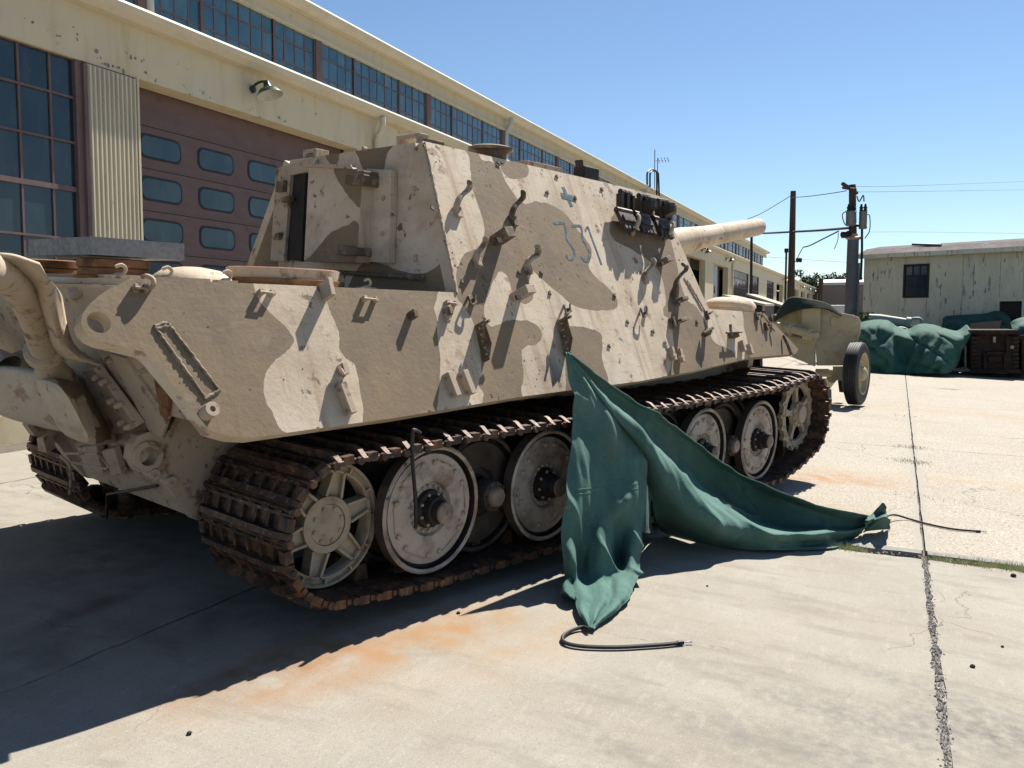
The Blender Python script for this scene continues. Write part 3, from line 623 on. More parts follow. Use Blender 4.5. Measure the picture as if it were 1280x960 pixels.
B.append(crp([(393, 345), (396, 360), (407.5, 377), (416, 395), (422.5, 412), (424, 430), (430, 445), (442.5, 455), (447.5, 467.5), (450, 490), (454, 510), (457, 540), (500, 545), (547, 540), (547.5, 512), (549, 485), (550, 465), (550, 445), (547.5, 427), (546, 402), (542.5, 385), (546, 370), (552, 345), (470, 340)]))
B.append(crp([(577, 160), (580, 185), (586, 195), (588, 212), (590, 232), (597, 257), (604, 277), (606, 295), (600, 308), (584, 316), (574, 330), (570, 350), (572, 372), (584, 390), (592, 405), (600, 440), (602, 466), (598, 481), (604, 492), (607, 515), (650, 505), (652, 485), (655, 466), (652.6, 452), (652, 437), (658.6, 433), (672, 430), (678, 419), (674, 409), (660, 401), (640, 400), (622, 406), (613, 407), (606, 397), (606, 384), (611, 366), (618, 348), (625, 339), (633, 344), (637, 354), (642, 368), (650, 378), (658, 381), (665, 376), (666, 362), (660, 346), (664, 337), (675, 347), (687, 358), (702, 370), (716, 381), (732, 387), (752, 388.5), (769, 385), (772, 376), (766, 366), (754, 354), (741, 342), (736, 331), (740, 318), (736, 304), (724, 289), (714, 276), (704, 265), (689, 256), (671, 252), (658, 255), (648, 250), (641, 240), (632, 228), (626, 212), (615, 203), (600, 196), (592, 160)]))
B.append(crp([(625, 205), (640, 201), (655, 203), (661, 212), (658, 221), (645, 224), (632, 220)]))
B.append(crp([(707.6, 412.7), (714, 409), (722, 408), (737, 411), (750, 416), (753, 425), (753, 440), (754, 456), (760, 474), (756, 500), (712, 500), (707, 470), (707, 435)]))
B.append(crp([(768, 300), (790, 312), (806, 322), (824, 340), (832, 372), (829, 392), (838, 402), (842, 430), (840, 452), (842, 490), (935, 470), (921, 448), (914, 438), (899, 431), (889, 422), (883, 404), (874, 389), (866, 380), (858, 374), (850, 352), (846, 330), (838, 300), (826, 262), (800, 250), (772, 262), (762, 282)]))  # brown camouflage whose left lobe also paints in the spare links' shadow
B.append(crp([(926, 370), (929, 394), (930, 409), (933, 420), (936, 436), (945, 470), (1030, 470), (1030, 400), (980, 370)]))
CH1 = [crp([(600, 388 + 0), (604, 386), (606, 392), (601, 394)])]
sp = painted_plate(outline, un, -PN * .08, [(p, 1) for p in B], [hole])
side = sp.build('side_armour', [SAND, BROWN], tank, 0)
# mirrored left side armour
spl = painted_plate(outline, lambda q: mir(un(q)), Vector((0, -.9063, -.4226)) * .08, [(p, 1) for p in B[:3]], [hole])
spl.build('side_armour', [SAND, BROWN], tank, 0)
# rear plate of the casemate
u0 = DK.y; 
def cuv(p): return (p[1], p[2])
def cun(q): return Vector((DK.x + (q[1] - DK.z) * CK + .004, q[0], q[1]))
yr0, yr1, zr0, zr1 = DK.y + .075, RF.y + .075, DK.z - .03, RF.z - .004
cout = [(yr0, zr0), (2 * YC - yr0, zr0), (2 * YC - yr1, zr1), (yr1, zr1)]
CB = [crp([(290, 340), (300, 318), (327, 250), (350, 246), (345, 300), (343, 345)], f=hc, g=cuv), crp([(407, 175), (408, 200), (420, 204), (425, 192), (440, 186), (447, 195), (455, 212), (478, 211), (484, 192), (500, 165), (450, 160)], f=hc, g=cuv),
      crp([(480, 330), (500, 339), (520, 341), (540, 338), (556, 320), (562, 310), (590, 330), (580, 390), (440, 380), (450, 332)], f=hc, g=cuv)]
painted_plate(cout, cun, (.08, 0, 0), [(p, 1) for p in CB]).build('casemate_rear_plate', [SAND, BROWN], tank, 0)
def rect_hc(pts, o0, o1, m=None, mi=0):
    m = m or MB(); P = [hc(x, y, o0) for x, y in pts]; return m.prism(P, (-(o1 - o0), 0, 0), mi)
# roof and front of the casemate
xr, xf = RF.x, top_front.x; zt = RF.z
roof = MB(); zf = top_front.z; yf = top_front.y
roof.prism([(xr + .07, RF.y + .03, zt - .05), (xf - .01, yf + .03, zf - .05), (xf - .01, 2 * YC - yf - .03, zf - .05), (xr + .07, 2 * YC - RF.y - .03, zt - .05)], (0, 0, .046)); roof.build('casemate_roof', SAND, tank, 0)
fb = hs(886, 386)
fr = MB(); fr.prism([(fb.x + .004, fb.y + .06, fb.z - .1), (xf + .004, yf + .06, zf - .006), (xf + .004, 2 * YC - yf - .06, zf - .006), (fb.x + .004, 2 * YC - fb.y - .06, fb.z - .1)], (-.2, 0, 0)); fr.build('casemate_front_plate', SAND, tank, 0)
# deck, nose, lower hull
zd = DK.z; dfr = hs(955, 391); nose = hs(995, 442)
dk = MB(); dk.prism([(-1.60, DK.y + .03, zd - .05), (DK.x + .05, DK.y + .03, zd - .05), (DK.x + .05, 2 * YC - DK.y - .03, zd - .05), (-1.60, 2 * YC - DK.y - .03, zd - .05)], (0, 0, .044)); dk.build('engine_deck', SAND, tank, 0)
dk = MB(); dk.prism([(fb.x - .1, fb.y + .03, fb.z - .05), (dfr.x, dfr.y + .03, dfr.z - .05), (dfr.x, 2 * YC - dfr.y - .03, dfr.z - .05), (fb.x - .1, 2 * YC - fb.y - .03, fb.z - .05)], (0, 0, .045)); dk.build('front_deck', SAND, tank, 0)
gl = MB(); gl.prism([(dfr.x + .01, dfr.y + .02, dfr.z - .01), (nose.x + .45, .8, .95), (nose.x + .45, 2 * YC - .8, .95), (dfr.x + .01, 2 * YC - dfr.y - .02, dfr.z - .01)], (-.12, 0, -.05)); gl.build('glacis_plate', SAND, tank, 0)
fl = MB(); fl.prism([(-1.30, .10, 1.19), (4.75, .16, 1.38), (4.75, 2 * YC - .16, 1.38), (-1.30, 2 * YC - .10, 1.19)], (0, 0, .03)); fl.build('sponson_floor', DARK, tank, 0)
LH0, LH1 = .80, 2 * YC - .80
GRM = GRIME
lp = [hy(x, y, LH0) for x, y in ((164, 575), (166, 556), (173, 545), (185, 540), (197, 541), (206, 547), (216, 530), (224, 512))]
hole2 = hy(184, 570, LH0)
def xz(p): return (p[0], p[2])
low = [xz(p) for p in lp] + [(-1.0, 1.25), (4.7, 1.38), (5.35, 1.0), (5.3, .62), (4.7, .47), (-.95, .47)] + [xz(hy(x, y, LH0)) for x, y in ((245, 650), (222, 625), (205, 600), (192, 592), (174, 590))]
h2 = [(hole2.x + .052 * math.cos(a), hole2.z + .052 * math.sin(a)) for a in [2 * math.pi * k / 16 for k in range(16)]]
for y, s in ((LH0, 1), (LH1, -1)):
    painted_plate(low, lambda q: Vector((q[0], y, q[1])), (0, s * .09, 0), [], [h2]).build('lower_side_plate', SANDP, tank, 0)
bt = MB(); bt.bb(-.95, 4.7, LH0 + .09, LH1 - .09, .47, .5); bt.build('belly_plate', DARK, tank, 0)
rz0, rz1 = .50, 1.745
rp = MB(); rx = lambda z: RPX + (1.75 - z) * RPK
rp.prism([(rx(rz0), LH0 + .09, rz0), (rx(1.12), LH0 + .09, 1.12), (rx(1.12), .02, 1.12), (rx(rz1), .30, rz1), (rx(rz1), 2 * YC - .30, rz1), (rx(1.12), 2 * YC - .02, 1.12), (rx(1.12), LH1 - .09, 1.12), (rx(rz0), LH1 - .09, rz0)], (.08, 0, .02)); rp.build('rear_plate', SANDP, tank, 0)
rt_ = MB(); rt_.prism([(rx(rz1) - .01, .34, rz1 + .002), (rx(rz1) + .13, .36, zd - .012), (rx(rz1) + .13, 2 * YC - .36, zd - .012), (rx(rz1) - .01, 2 * YC - .34, rz1 + .002)], (.03, 0, -.03)); rt_.build('rear_plate_bevel', SAND, tank, 0)
rt_ = MB(); rt_.bb(rx(rz1) + .05, rx(rz1) + .5, .5, 2 * YC - .5, zd - .008, zd + .012); rt_.build('deck_edge_plate', SANDP, tank, 0)

# ---------------- running gear
ZW, RW, SPC = .535, .375, 1.05
IC = (-.655, .535); IR = .338; SPX, SPZ, SR = 5.235, .70, .362
def circ(c, r, a0, a1, n): return [(c[0] + r * math.cos(R(a0 + (a1 - a0) * k / n)), c[1] + r * math.sin(R(a0 + (a1 - a0) * k / n))) for k in range(n + 1)]
TTK = .032
pth = [(4.55, .128), (2.0, .125), (-.1, .130)] + circ(IC, IR + TTK, 256, 97, 14) + [(-.25, .912), (.1, .935), (.55, .942), (1.05, .950), (2.1, .962), (3.15, .980), (4.2, 1.005)] + circ((SPX, SPZ), SR + TTK, 97, -75, 14) + [(4.95, .205)]
pth = [Vector((p[0], 0, p[1])) for p in pth]
pp = pth + [pth[0]]; cum = [0]
for i in range(len(pp) - 1): cum.append(cum[-1] + (pp[i + 1] - pp[i]).length)
NL = int(round(cum[-1] / .1555 / 2)) * 2; pitch = cum[-1] / NL
def along(s):
    s %= cum[-1]
    for i in range(len(pp) - 1):
        if s <= cum[i + 1]: return pp[i].lerp(pp[i + 1], (s - cum[i]) / (cum[i + 1] - cum[i]))
    return pp[-1]
HW = .392
def link_mesh(kind):                                    # t along the track, y across (outer end negative), n outward
    m = MB(); L = pitch
    m.bb(-L * .40, L * .42, -HW + .03, HW - .03, -.016, .004)
    hb_ = .066 if kind == 'bar' else .056
    pr = [(-HW - .020, -.012), (-HW - .022, .012), (-HW + .035, hb_ - .012), (-HW + .085, hb_), (HW - .085, hb_), (HW - .035, hb_ - .012), (HW + .022, .012), (HW + .020, -.012)]
    m.prism([(-.056, y, n) for y, n in pr], (.032, 0, 0))
    m.prism([(.050, y * .97, n * .42) for y, n in pr], (.016, 0, 0))
    ribs = (-.345, -.235, -.12, 0, .12, .235, .345) if kind == 'bar' else (-.36, -.29, -.18, -.06, .06, .18, .29, .36)
    for y in ribs: m.bb(-.021, .051, y - .011, y + .011, .003, .026)
    for y in (-.30, -.18, -.06, .06, .18, .30): m.bb(.062, .074, y - .03, y + .03, -.012, .020)
    for y in (-HW + .012, HW - .012): m.bb(-.018, .048, y - .026, y + .026, -.016, .030)
    if kind == 'bar':
        for y in (-.13, .13): m.prism([(-.05, y - .03, -.015), (.05, y - .03, -.015), (.03, y - .03, -.105), (-.03, y - .03, -.105)], (0, .06, 0))
    m.tube([(-L / 2, -HW - .004, -.002), (-L / 2, HW + .004, -.002)], .015, 7)
    for y in (-HW - .020, HW + .020): m.tube([(-L / 2 + .004, y - .012, .0), (-L / 2 + .004, y + .012, .0)], .022, 8)
    return m.mesh('track_link', RUST, 30)
LM = {0: link_mesh('bar'), 1: link_mesh('cell')}
TYC = -.065 + HW
rndt = random.Random(5)
for yc in (TYC, 2 * YC - TYC):
    for i in range(NL):
        s = i * pitch; c = along(s); t = (along(s + pitch * .3) - along(s - pitch * .3)).normalized(); n = Vector((-t.z, 0, t.x)) * -1
        # path runs rearwards along the ground and forward on top: the outward side
        cen = Vector((2.3, 0, .55))
        if n.dot(c - cen) < 0: n = -n
        # y = n x t keeps a right handed frame
        y = n.cross(t); 
        if y.y < 0: t = -t; y = -y
        M = Matrix(((t.x, y.x, n.x, c.x), (t.y, y.y, n.y, yc), (t.z, y.z, n.z, c.z), (0, 0, 0, 1))) @ Matrix.Rotation(rndt.gauss(0, .012), 4, 'Y')
        inst(LM[i % 2], 'track_link', tank, M)
# road wheels
def wheel_parts():
    m = MB()                                            # face at y = 0, looking towards -y
    m.lathe((0, 0, 0), (0, 1, 0), [(RW - .028, .012), (RW - .012, .0), (RW, .012), (RW, .085), (RW - .03, .10), (.1, .10)], 40, caps=False, mis=[1, 1, 0, 0, 0])
    disc = MB(); disc.lathe((0, 0, 0), (0, 1, 0), [(.10, .036), (.115, .050), (.150, .052), (.160, .030), (.205, .022), (.27, .030), (RW - .066, .036), (RW - .054, .034), (RW - .050, .056), (RW - .030, .056), (RW - .024, .012)], 40, caps=False, mis=[1, 0, 0, 0, 0, 0, 0, 0, 1, 1, 1])
    hub = MB(); hub.lathe(mis=[0, 0, 0, 0, 0, 1, 1, 1, 1, 1, 1], o=(0, 0, 0), ax=(0, 1, 0), n=24, prof=[(.11, .06), (.108, .02), (.085, .012), (.080, -.035), (.066, -.040), (.064, -.088), (.060, -.098), (.050, -.103), (.012, -.104), (.010, -.098), (0.0, -.098)])
    bolts = MB()
    for k in range(12):
        a = 2 * math.pi * (k + (.18 if k % 2 else -.18)) / 12; r = .272; c = Vector((r * math.cos(a), .03, r * math.sin(a))); bolts.lathe(c, (0, -1, 0), [(.017, 0), (.016, .012), (.008, .018)], 7)
    for k in range(6):
        a0 = 2 * math.pi * (2 * k - .18 + 1.2) / 12 + .05
        a, b2 = 2 * math.pi * (2 * k - .18) / 12, 2 * math.pi * (2 * k + 1.18) / 12
        p, q = Vector((.294 * math.cos(a), .029, .294 * math.sin(a))), Vector((.294 * math.cos(b2), .029, .294 * math.sin(b2)))
        bolts.tube([p.lerp(q, .12), p.lerp(q, .88)], .005, 5)
    for k in range(18):
        a = 2 * math.pi * k / 18; c = Vector((.132 * math.cos(a), .052, .132 * math.sin(a))); bolts.lathe(c, (0, -1, 0), [(.012, 0), (.011, .012), (.005, .016)], 6)
    for k in range(8):
        a = 2 * math.pi * k / 8; c = Vector((.093 * math.cos(a), .014, .093 * math.sin(a))); bolts.lathe(c, (0, -1, 0), [(.010, 0), (.009, .010)], 6)
    return m, disc, hub, bolts
rim, disc, hub, bolts = wheel_parts()
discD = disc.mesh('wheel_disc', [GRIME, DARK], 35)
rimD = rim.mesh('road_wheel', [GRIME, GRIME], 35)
rimM, discM, hubM, boltM = rim.mesh('road_wheel', [GRIME, WHEELM], 35), disc.mesh('wheel_disc', [WHEELM, DARK], 35), hub.mesh('hub', [DARK, HUBM], 35), bolts.mesh('wheel_bolts', SANDP, 35)
hubin = MB(); hubin.lathe((0, 0, 0), (0, 1, 0), [(.095, .10), (.095, -.010), (.088, -.018), (.064, -.020), (.062, -.040), (.052, -.052), (.014, -.055), (0, -.055)], 20, mis=[0, 0, 0, 1, 1, 1, 1, 1])
for k in range(8): a = 2 * math.pi * k / 8; hubin.lathe((.080 * math.cos(a), -.018, .080 * math.sin(a)), (0, -1, 0), [(.010, 0), (.009, .012)], 6)
hubinM = hubin.mesh('hub', [GRIME, HUBM], 35)
def road_wheel(x, y, side, inner=False, detail=True):
    M = Matrix.Translation((x, y, ZW)) @ Matrix.Rotation(rndt.random() * 6.28, 4, 'Y')
    if side < 0: M = Matrix.Translation((x, y, ZW)) @ Matrix.Rotation(math.pi, 4, 'Z')
    o = inst(rimD if inner else rimM, 'road_wheel', tank, M)
    inst(discD if inner else discM, 'wheel_disc', o)
    if inner: h = inst(hubinM, 'hub', o); h.location = (0, -.10, 0); return
    inst(hubM, 'hub', o); inst(boltM, 'wheel_bolts', o)['kind'] = 'stuff'
for k in range(5): road_wheel(k * SPC, 0.0, 1)
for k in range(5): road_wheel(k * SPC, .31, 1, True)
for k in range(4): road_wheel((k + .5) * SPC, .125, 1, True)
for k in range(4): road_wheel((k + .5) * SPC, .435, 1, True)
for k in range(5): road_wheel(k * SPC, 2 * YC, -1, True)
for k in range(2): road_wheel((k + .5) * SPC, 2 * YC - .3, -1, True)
sw = MB()
for k in range(9): sw = MB(); sw.tube([(k * SPC / 2 + .02, LH0, .52), (k * SPC / 2 + .02, .10, .535)], .055, 10); sw.tube([(k * SPC / 2 + .3, .74, .60), (k * SPC / 2 + .02, .70, .535)], .06, 8); sw.build('swing_arm', DARK, tank)

# idler: six channelled spokes
def idler_mesh():
    m = MB(); n = 48; yf, yb = 0.0, .07
    m.lathe((0, 0, 0), (0, 1, 0), [(IR - .062, .02), (IR - .058, 0), (IR - .048, 0), (IR - .046, .022), (IR - .020, .024), (IR - .016, 0), (IR, .004), (IR, .09), (IR - .06, .09), (IR - .062, .02)], n, caps=False)
    m.lathe((0, 0, 0), (0, 1, 0), [(.112, .018), (.112, -.004), (.152, .0), (.155, .08), (.10, .08)], n, caps=False)
    for k in range(6):
        a = R(75 + 60 * k); e = Vector((math.cos(a), 0, math.sin(a))); q = Vector((-math.sin(a), 0, math.cos(a)))
        for s in (-1, 1):
            p0 = e * .148 + q * s * .050; p1 = e * (IR - .05) + q * s * .034; w_ = q * .0075
            m.prism([p0 - w_, p0 + w_, p1 + w_, p1 - w_], (0, .075, 0))
        p0, p1 = e * .14, e * (IR - .045)
        m.prism([p0 - q * .052 + Vector((0, .028, 0)), p0 + q * .052 + Vector((0, .028, 0)), p1 + q * .036 + Vector((0, .028, 0)), p1 - q * .036 + Vector((0, .028, 0))], (0, .03, 0))
        for da in (-14, 14):
            a2 = a + R(da); e2 = Vector((math.cos(a2), 0, math.sin(a2))); q2 = Vector((-math.sin(a2), 0, math.cos(a2))) * .006
            m.prism([e2 * (IR - .052) - q2, e2 * (IR - .052) + q2, e2 * (IR - .014) + q2, e2 * (IR - .014) - q2], (0, .03, 0))
    return m
io = idler_mesh().build('idler_wheel', IDLM, tank, 35, loc=(IC[0], .12, IC[1]))
cap = MB(); cap.lathe((0, 0, 0), (0, 1, 0), [(.112, .012), (.108, .002), (.102, .004), (.080, .0), (.074, -.004), (.0, -.006)], 32); cap.build('hub_cap', IDLM, io)
bl = MB()
for k in range(8): a = 2 * math.pi * (k + .4) / 8; bl.lathe((.090 * math.cos(a), .004, .090 * math.sin(a)), (0, -1, 0), [(.012, 0), (.011, .010), (.005, .014)], 7)
bl.build('cap_bolts', IDLM, io)['kind'] = 'stuff'
q = MB(); q.lathe((0, 0, 0), (0, 1, 0), [(.12, .08), (.12, .66)], 16); q.build('axle', DARK, io)
io2 = io.copy(); COL.objects.link(io2); io2.parent = tank; io2.location = (IC[0], 2 * YC - .12, IC[1]); io2.rotation_euler = (0, 0, math.pi)
# drive sprocket: toothed ring with five spokes
def sprocket_mesh():
    m = MB(); n = 18; yo = 0
    for k in range(n):
        a = 2 * math.pi * k / n; d = 2 * math.pi / n; r0, r1 = SR - .055, SR
        P = [(r0, a - d / 2), (r1 - .012, a - d / 2), (r1 - .012, a - d * .25), (r1 + .022, a - d * .09), (r1 + .022, a + d * .09), (r1 - .012, a + d * .25), (r1 - .012, a + d / 2), (r0, a + d / 2)]
        m.prism([(r * math.cos(b_), 0, r * math.sin(b_)) for r, b_ in P], (0, .045, 0))
        c = Vector((math.cos(a), 0, math.sin(a))) * (SR - .03); m.lathe(c, (0, -1, 0), [(.011, 0), (.010, .010)], 6)
    m.lathe((0, 0, 0), (0, 1, 0), [(SR - .085, .03), (SR - .08, .0), (SR - .055, .0), (SR - .05, .05)], 40, caps=False)
    for k in range(5):
        a = R(30 + 72 * k); e = Vector((math.cos(a), 0, math.sin(a))); q_ = Vector((-math.sin(a), 0, math.cos(a)))
        m.prism([e * .10 - q_ * .050, e * .10 + q_ * .050, e * .19 + q_ * .022, e * (SR - .06) + q_ * .042, e * (SR - .06) - q_ * .042, e * .19 - q_ * .022], (0, .04, 0))
    m.lathe((0, 0, 0), (0, 1, 0), [(.14, .03), (.13, -.02), (.10, -.03), (.09, -.06), (.05, -.075), (0, -.078)], 24)
    for k in range(10): a = 2 * math.pi * k / 10; m.lathe((.115 * math.cos(a), -.02, .115 * math.sin(a)), (0, -1, 0), [(.015, 0), (.014, .016)], 6)
    return m
sm_ = sprocket_mesh().mesh('drive_sprocket', IDLM, 35)
for y in (.10,): inst(sm_, 'drive_sprocket', tank, Matrix.Translation((SPX, y, SPZ)))
inst(sm_, 'drive_sprocket', tank, Matrix.Translation((SPX, 2 * YC - .13, SPZ)) @ Matrix.Rotation(math.pi, 4, 'Z'))
q = MB(); q.lathe((SPX, .14, SPZ), (0, 1, 0), [(.16, .03), (.2, .7)], 20); q.build('final_drive', DARK, tank)

# ---------------- gun
gz0 = 2.13
def gunpt(px, py, y): return hy(px, py, y)
tip = hy(948, 283.5, 1.62); 
# the line of the barrel in the picture, carried back to the mantlet
k_ = (303.0 - 283.5) / (843 - 948); mpx = 800; base = hy(mpx, 283.5 + (mpx - 948) * k_, 1.53)
dirg = (tip - base).normalized()
brl = MB(); b0 = base - dirg * .9; Lg = (tip - b0).length
brl.lathe(b0, dirg, [(.16, 0), (.155, Lg * .45), (.128, Lg * .6), (.112, Lg * .95), (.112, Lg - .06), (.105, Lg), (.064, Lg), (.064, Lg - .4)], 28, caps=False); brl.build('gun_barrel', SAND, tank)
man = MB(); man.lathe(b0, dirg, [(.30, -.2), (.34, .1), (.30, .35), (.20, .60), (.16, .62)], 28); man.build('gun_mantlet', SAND, tank)

# ---------------- fittings on the side armour
def pbox(m, px, py, su, sv, sn, o=0.0, rot=0, mi=0):   # box lying on the side plate
    c = hs(px, py, o) + PN * (sn / 2); u = PU * math.cos(rot) + PV * math.sin(rot); v = -PU * math.sin(rot) + PV * math.cos(rot)
    return m.box(c, (su, sv, sn), (u, v, PN), mi)
def hook(pts, w_=.025, name='track_hook', foot=True, mt=SANDP):
    P = [hs(x, y, o) for x, y, o in pts]; m = MB(); m.tube(cr(P, 5), w_, 8, flat=.62, up=PN)
    o = m.build(name, mt, tank)
    if foot:
        f = MB(); pbox(f, pts[0][0] + 2, pts[0][1] + 1, .045, .07, .03); f.build('weld_foot', mt, o, 0)
    return o
hook([(569, 266, 0), (571, 256, .035), (576, 245, .05), (583, 239, .05), (587, 234, .065), (587, 228, .10)])
hook([(639, 277, 0), (640, 267, .035), (644, 257, .05), (650, 251, .05), (654, 246, .065), (654, 240, .10)], mt=BRNP)
hook([(593, 327, 0), (596, 317, .035), (601, 310, .05), (606, 304, .06), (607, 299, .10)])
hook([(657, 337, 0), (659, 329, .03), (664, 323, .05), (671, 319, .055), (673, 312, .07), (672, 308, .10)])
hook([(803, 350, 0), (806, 342, .03), (811, 337, .05), (816, 332, .055), (818, 326, .08), (816, 324, .10)])
hook([(842, 378, 0), (843, 364, .03), (846, 350, .05), (852, 342, .05), (857, 338, .06), (858, 332, .09), (854, 331, .11)], mt=BRNP)
def bracket(px, py, su, sv, sn, rot=0, mt=BRNP, name='bracket', cross=True):
    m = MB(); pbox(m, px, py, su, sv, sn, 0, rot)
    o = m.build(name, mt, tank, 0, bevel=.004)
    if cross: 
        m = MB(); pbox(m, px + 3, py, su * .5, sv * .5, .012, sn, rot); m.build('bolt', HOLE, o, 0)
    return o
bracket(620, 301, .09, .075, .14, .15); bracket(644, 372, .09, .06, .15, .1, SANDP); bracket(824, 330, .08, .05, .11, .2)
bracket(845, 378, .10, .035, .10, .1); bracket(845, 404, .12, .03, .09, .15); bracket(838, 405, .03, .09, .05)
for x, y in ((837, 444), (847, 446)):
    m = MB(); pbox(m, x, y, .03, .11, .05, 0, -.1); pbox(m, x + 3, y + 1, .05, .02, .03, .05); m.build('clamp_block', SANDP, tank, 0)
for x, y, s in ((561, 483, .15), (580, 480.5, .15), (428.5, 500.5, .17)):
    m = MB(); pbox(m, x, y, .042, s, .055, 0, .12); o = m.build('clamp_block', SANDP, tank, 0, bevel=.003)
    for dy in (-.33, .33):
        h_ = MB(); c = hs(x, y, .056) + (PV * math.cos(.12) - PU * math.sin(.12)) * s * dy; h_.lathe(c, PN, [(.012, 0), (.012, .002)], 8); h_.build('bolt_hole', HOLE, o, 0)
m = MB(); pbox(m, 426, 464, .03, .06, .05); m.tube([hs(424, 459, .03), hs(430, 470, .06)], .012, 6); m.tube([hs(427, 476, .02), hs(428, 490, .03)], .008, 6); m.build('tool_clip', SANDP, tank, 0)
def angle_plate(p0, p1, wd, nh):                        # thin perforated plate standing on edge
    a = hs(*p0); b2 = hs(*p1); d = (b2 - a).normalized(); m = MB()
    n = 14; 
    m.prism([a, b2, b2 + PN * wd * .45, a + d * ((b2 - a).length * .62) + PN * wd, a + PN * wd * .9], PU * .006)
    m.tube([a + PN * wd * .9 + PV * .02, a + PN * wd], .009, 6); m.tube([a + d * .02, a + d * .02 + PN * (wd + .03)], .010, 6); m.tube([b2 - d * .015, b2 - d * .015 + PN * (wd * .6)], .010, 6)
    o = m.build('perforated_plate', BRNP, tank, 0)
    h_ = MB()
    for k in range(nh):
        c = a + (b2 - a) * ((k + .8) / (nh + .7)) + PN * wd * .42; h_.lathe(c - PU * .008, PU, [(.008, 0), (.008, .022)], 6)
    h_.build('plate_holes', SANDP, o, 0)
angle_plate((593, 407), (605, 453), .10, 5); angle_plate((696, 401), (706, 446), .10, 5)
def clip(px, py, s=1.0, n=.035):
    m = MB(); m.tube([hs(px - 7 * s, py - 1 * s, 0), hs(px - 7 * s, py - 1 * s, n), hs(px + 7 * s, py + .5 * s, n), hs(px + 7 * s, py + .5 * s, 0)], .007, 6)
    for k in (-1, 1): m.box(hs(px + 7 * k * s, py + .5 * k * s, n * .5), (.022, .028, n), (PU, PV, PN))
    return m.build('tool_clip', SANDP, tank, 0)
clip(333, 366); clip(462.5, 374); clip(176, 360, .8); clip(564, 379, .7)
def post(px, py, h_, len_, mt=BRNP):
    m = MB(); pbox(m, px, py, .028, len_, h_, 0, -.05); o = m.build('stowage_bracket', mt, tank, 0, bevel=.003); return o
post(403, 366, .09, .10, SANDP); post(512, 396, .06, .05); post(556, 392, .06, .05); post(557, 398, .03, .05, SANDP)
m = MB(); m.tube(cr([hs(187, 361, 0), hs(192, 356, .04), hs(191, 349, .05), hs(184, 345, .04), hs(178, 346, .01)], 4), .011, 6); m.build('lifting_hook', SANDP, tank)
m = MB(); m.lathe(hs(257, 517, .0), PN, [(.034, 0), (.034, .07), (.014, .07), (.014, .05)], 14); m.build('eyelet', SANDP, tank)
def uclip(px, py, h_=.05, w_=6):
    m = MB(); m.tube(cr([hs(px - w_ * .6, py - 8, 0), hs(px - w_ * .6, py - 7, h_), hs(px - 1, py + 2, h_), hs(px + w_ * .5, py + 1, h_), hs(px + w_ * .6, py - 9, h_)], 3), .008, 6); pbox(m, px, py, .03, .03, .03); return m.build('tool_clip', BRNP, tank, 0)
uclip(709, 389); uclip(805, 393); uclip(590, 378, .05, 7)
# weld studs
sd = MB()
for x, y in ((622, 204), (695, 220), (683, 240), (686, 366), (530, 183), (539, 260), (767, 369), (783, 402), (815, 414), (760, 432), (718, 247), (605, 347), (577, 352), (648, 340), (676, 340), (751, 236), (870, 402)):
    sd = MB(); pbox(sd, x, y, rndt.uniform(.02, .035), rndt.uniform(.012, .02), .012, 0, rndt.random()); pbox(sd, x + 1, y + 1, .012, .03, .010, 0, rndt.random()); sd.build('weld_stud', BRNP, tank, 0)
# chipped paint and red primer
ck = MB(); rc_ = random.Random(12)
def chips(mb, x0, y0, x1, y1, n, rmin, rmax):
    for k in range(int(n * .62 + .5)):
        c = hs(rc_.uniform(x0, x1), rc_.uniform(y0, y1), .0012); m_ = 7; a0 = rc_.random() * 6; r = rc_.uniform(rmin, rmax) * rc_.random() ** .6
        if inside(uv(c), outline): mb.add([c + (PU * math.cos(a0 + 6.283 * j / m_) + PV * math.sin(a0 + 6.283 * j / m_) * .8) * r * rc_.uniform(.4, 1.2) for j in range(m_)], [tuple(range(m_))])
for z in ((733, 214, 766, 246, 60, .004, .016), (752, 280, 792, 310, 34, .004, .012), (533, 184, 552, 222, 46, .004, .016), (556, 296, 577, 360, 60, .004, .018), (598, 200, 640, 238, 46, .003, .012), (662, 332, 702, 368, 26, .004, .012), (700, 322, 728, 348, 22, .003, .010), (604, 345, 630, 378, 26, .003, .012),
          (640, 262, 668, 300, 26, .003, .010), (612, 492, 630, 500, 12, .004, .014), (655, 444, 676, 492, 30, .003, .009), (860, 330, 884, 384, 30, .003, .012), (850, 262, 870, 330, 20, .003, .012), (560, 420, 960, 470, 40, .003, .008), (200, 360, 540, 520, 50, .002, .007), (560, 230, 840, 400, 60, .003, .009)): chips(ck, *z)
ck.build('paint_chips', CHIP, tank, 0)['kind'] = 'stuff'
ck = MB()
for x0, y0, x1, y1, n, r in ((648, 262, 664, 288, 9, .045), (612, 278, 622, 288, 4, .04), (634, 292, 644, 300, 3, .04), (636, 308, 650, 332, 6, .04), (790, 322, 798, 350, 9, .05), (800, 330, 806, 346, 4, .035), (770, 268, 780, 286, 6, .04), (838, 300, 850, 330, 6, .035), (745, 222, 764, 240, 8, .035), (832, 352, 842, 372, 4, .03), (733, 350, 760, 362, 4, .025)): chips(ck, x0, y0, x1, y1, n, r * .4, r)
for i in range(len(ck.v)): ck.v[i] = tuple(Vector(ck.v[i]) - PN * .0005)
ck.build('primer_patches', PRIM, tank, 0)['kind'] = 'stuff'
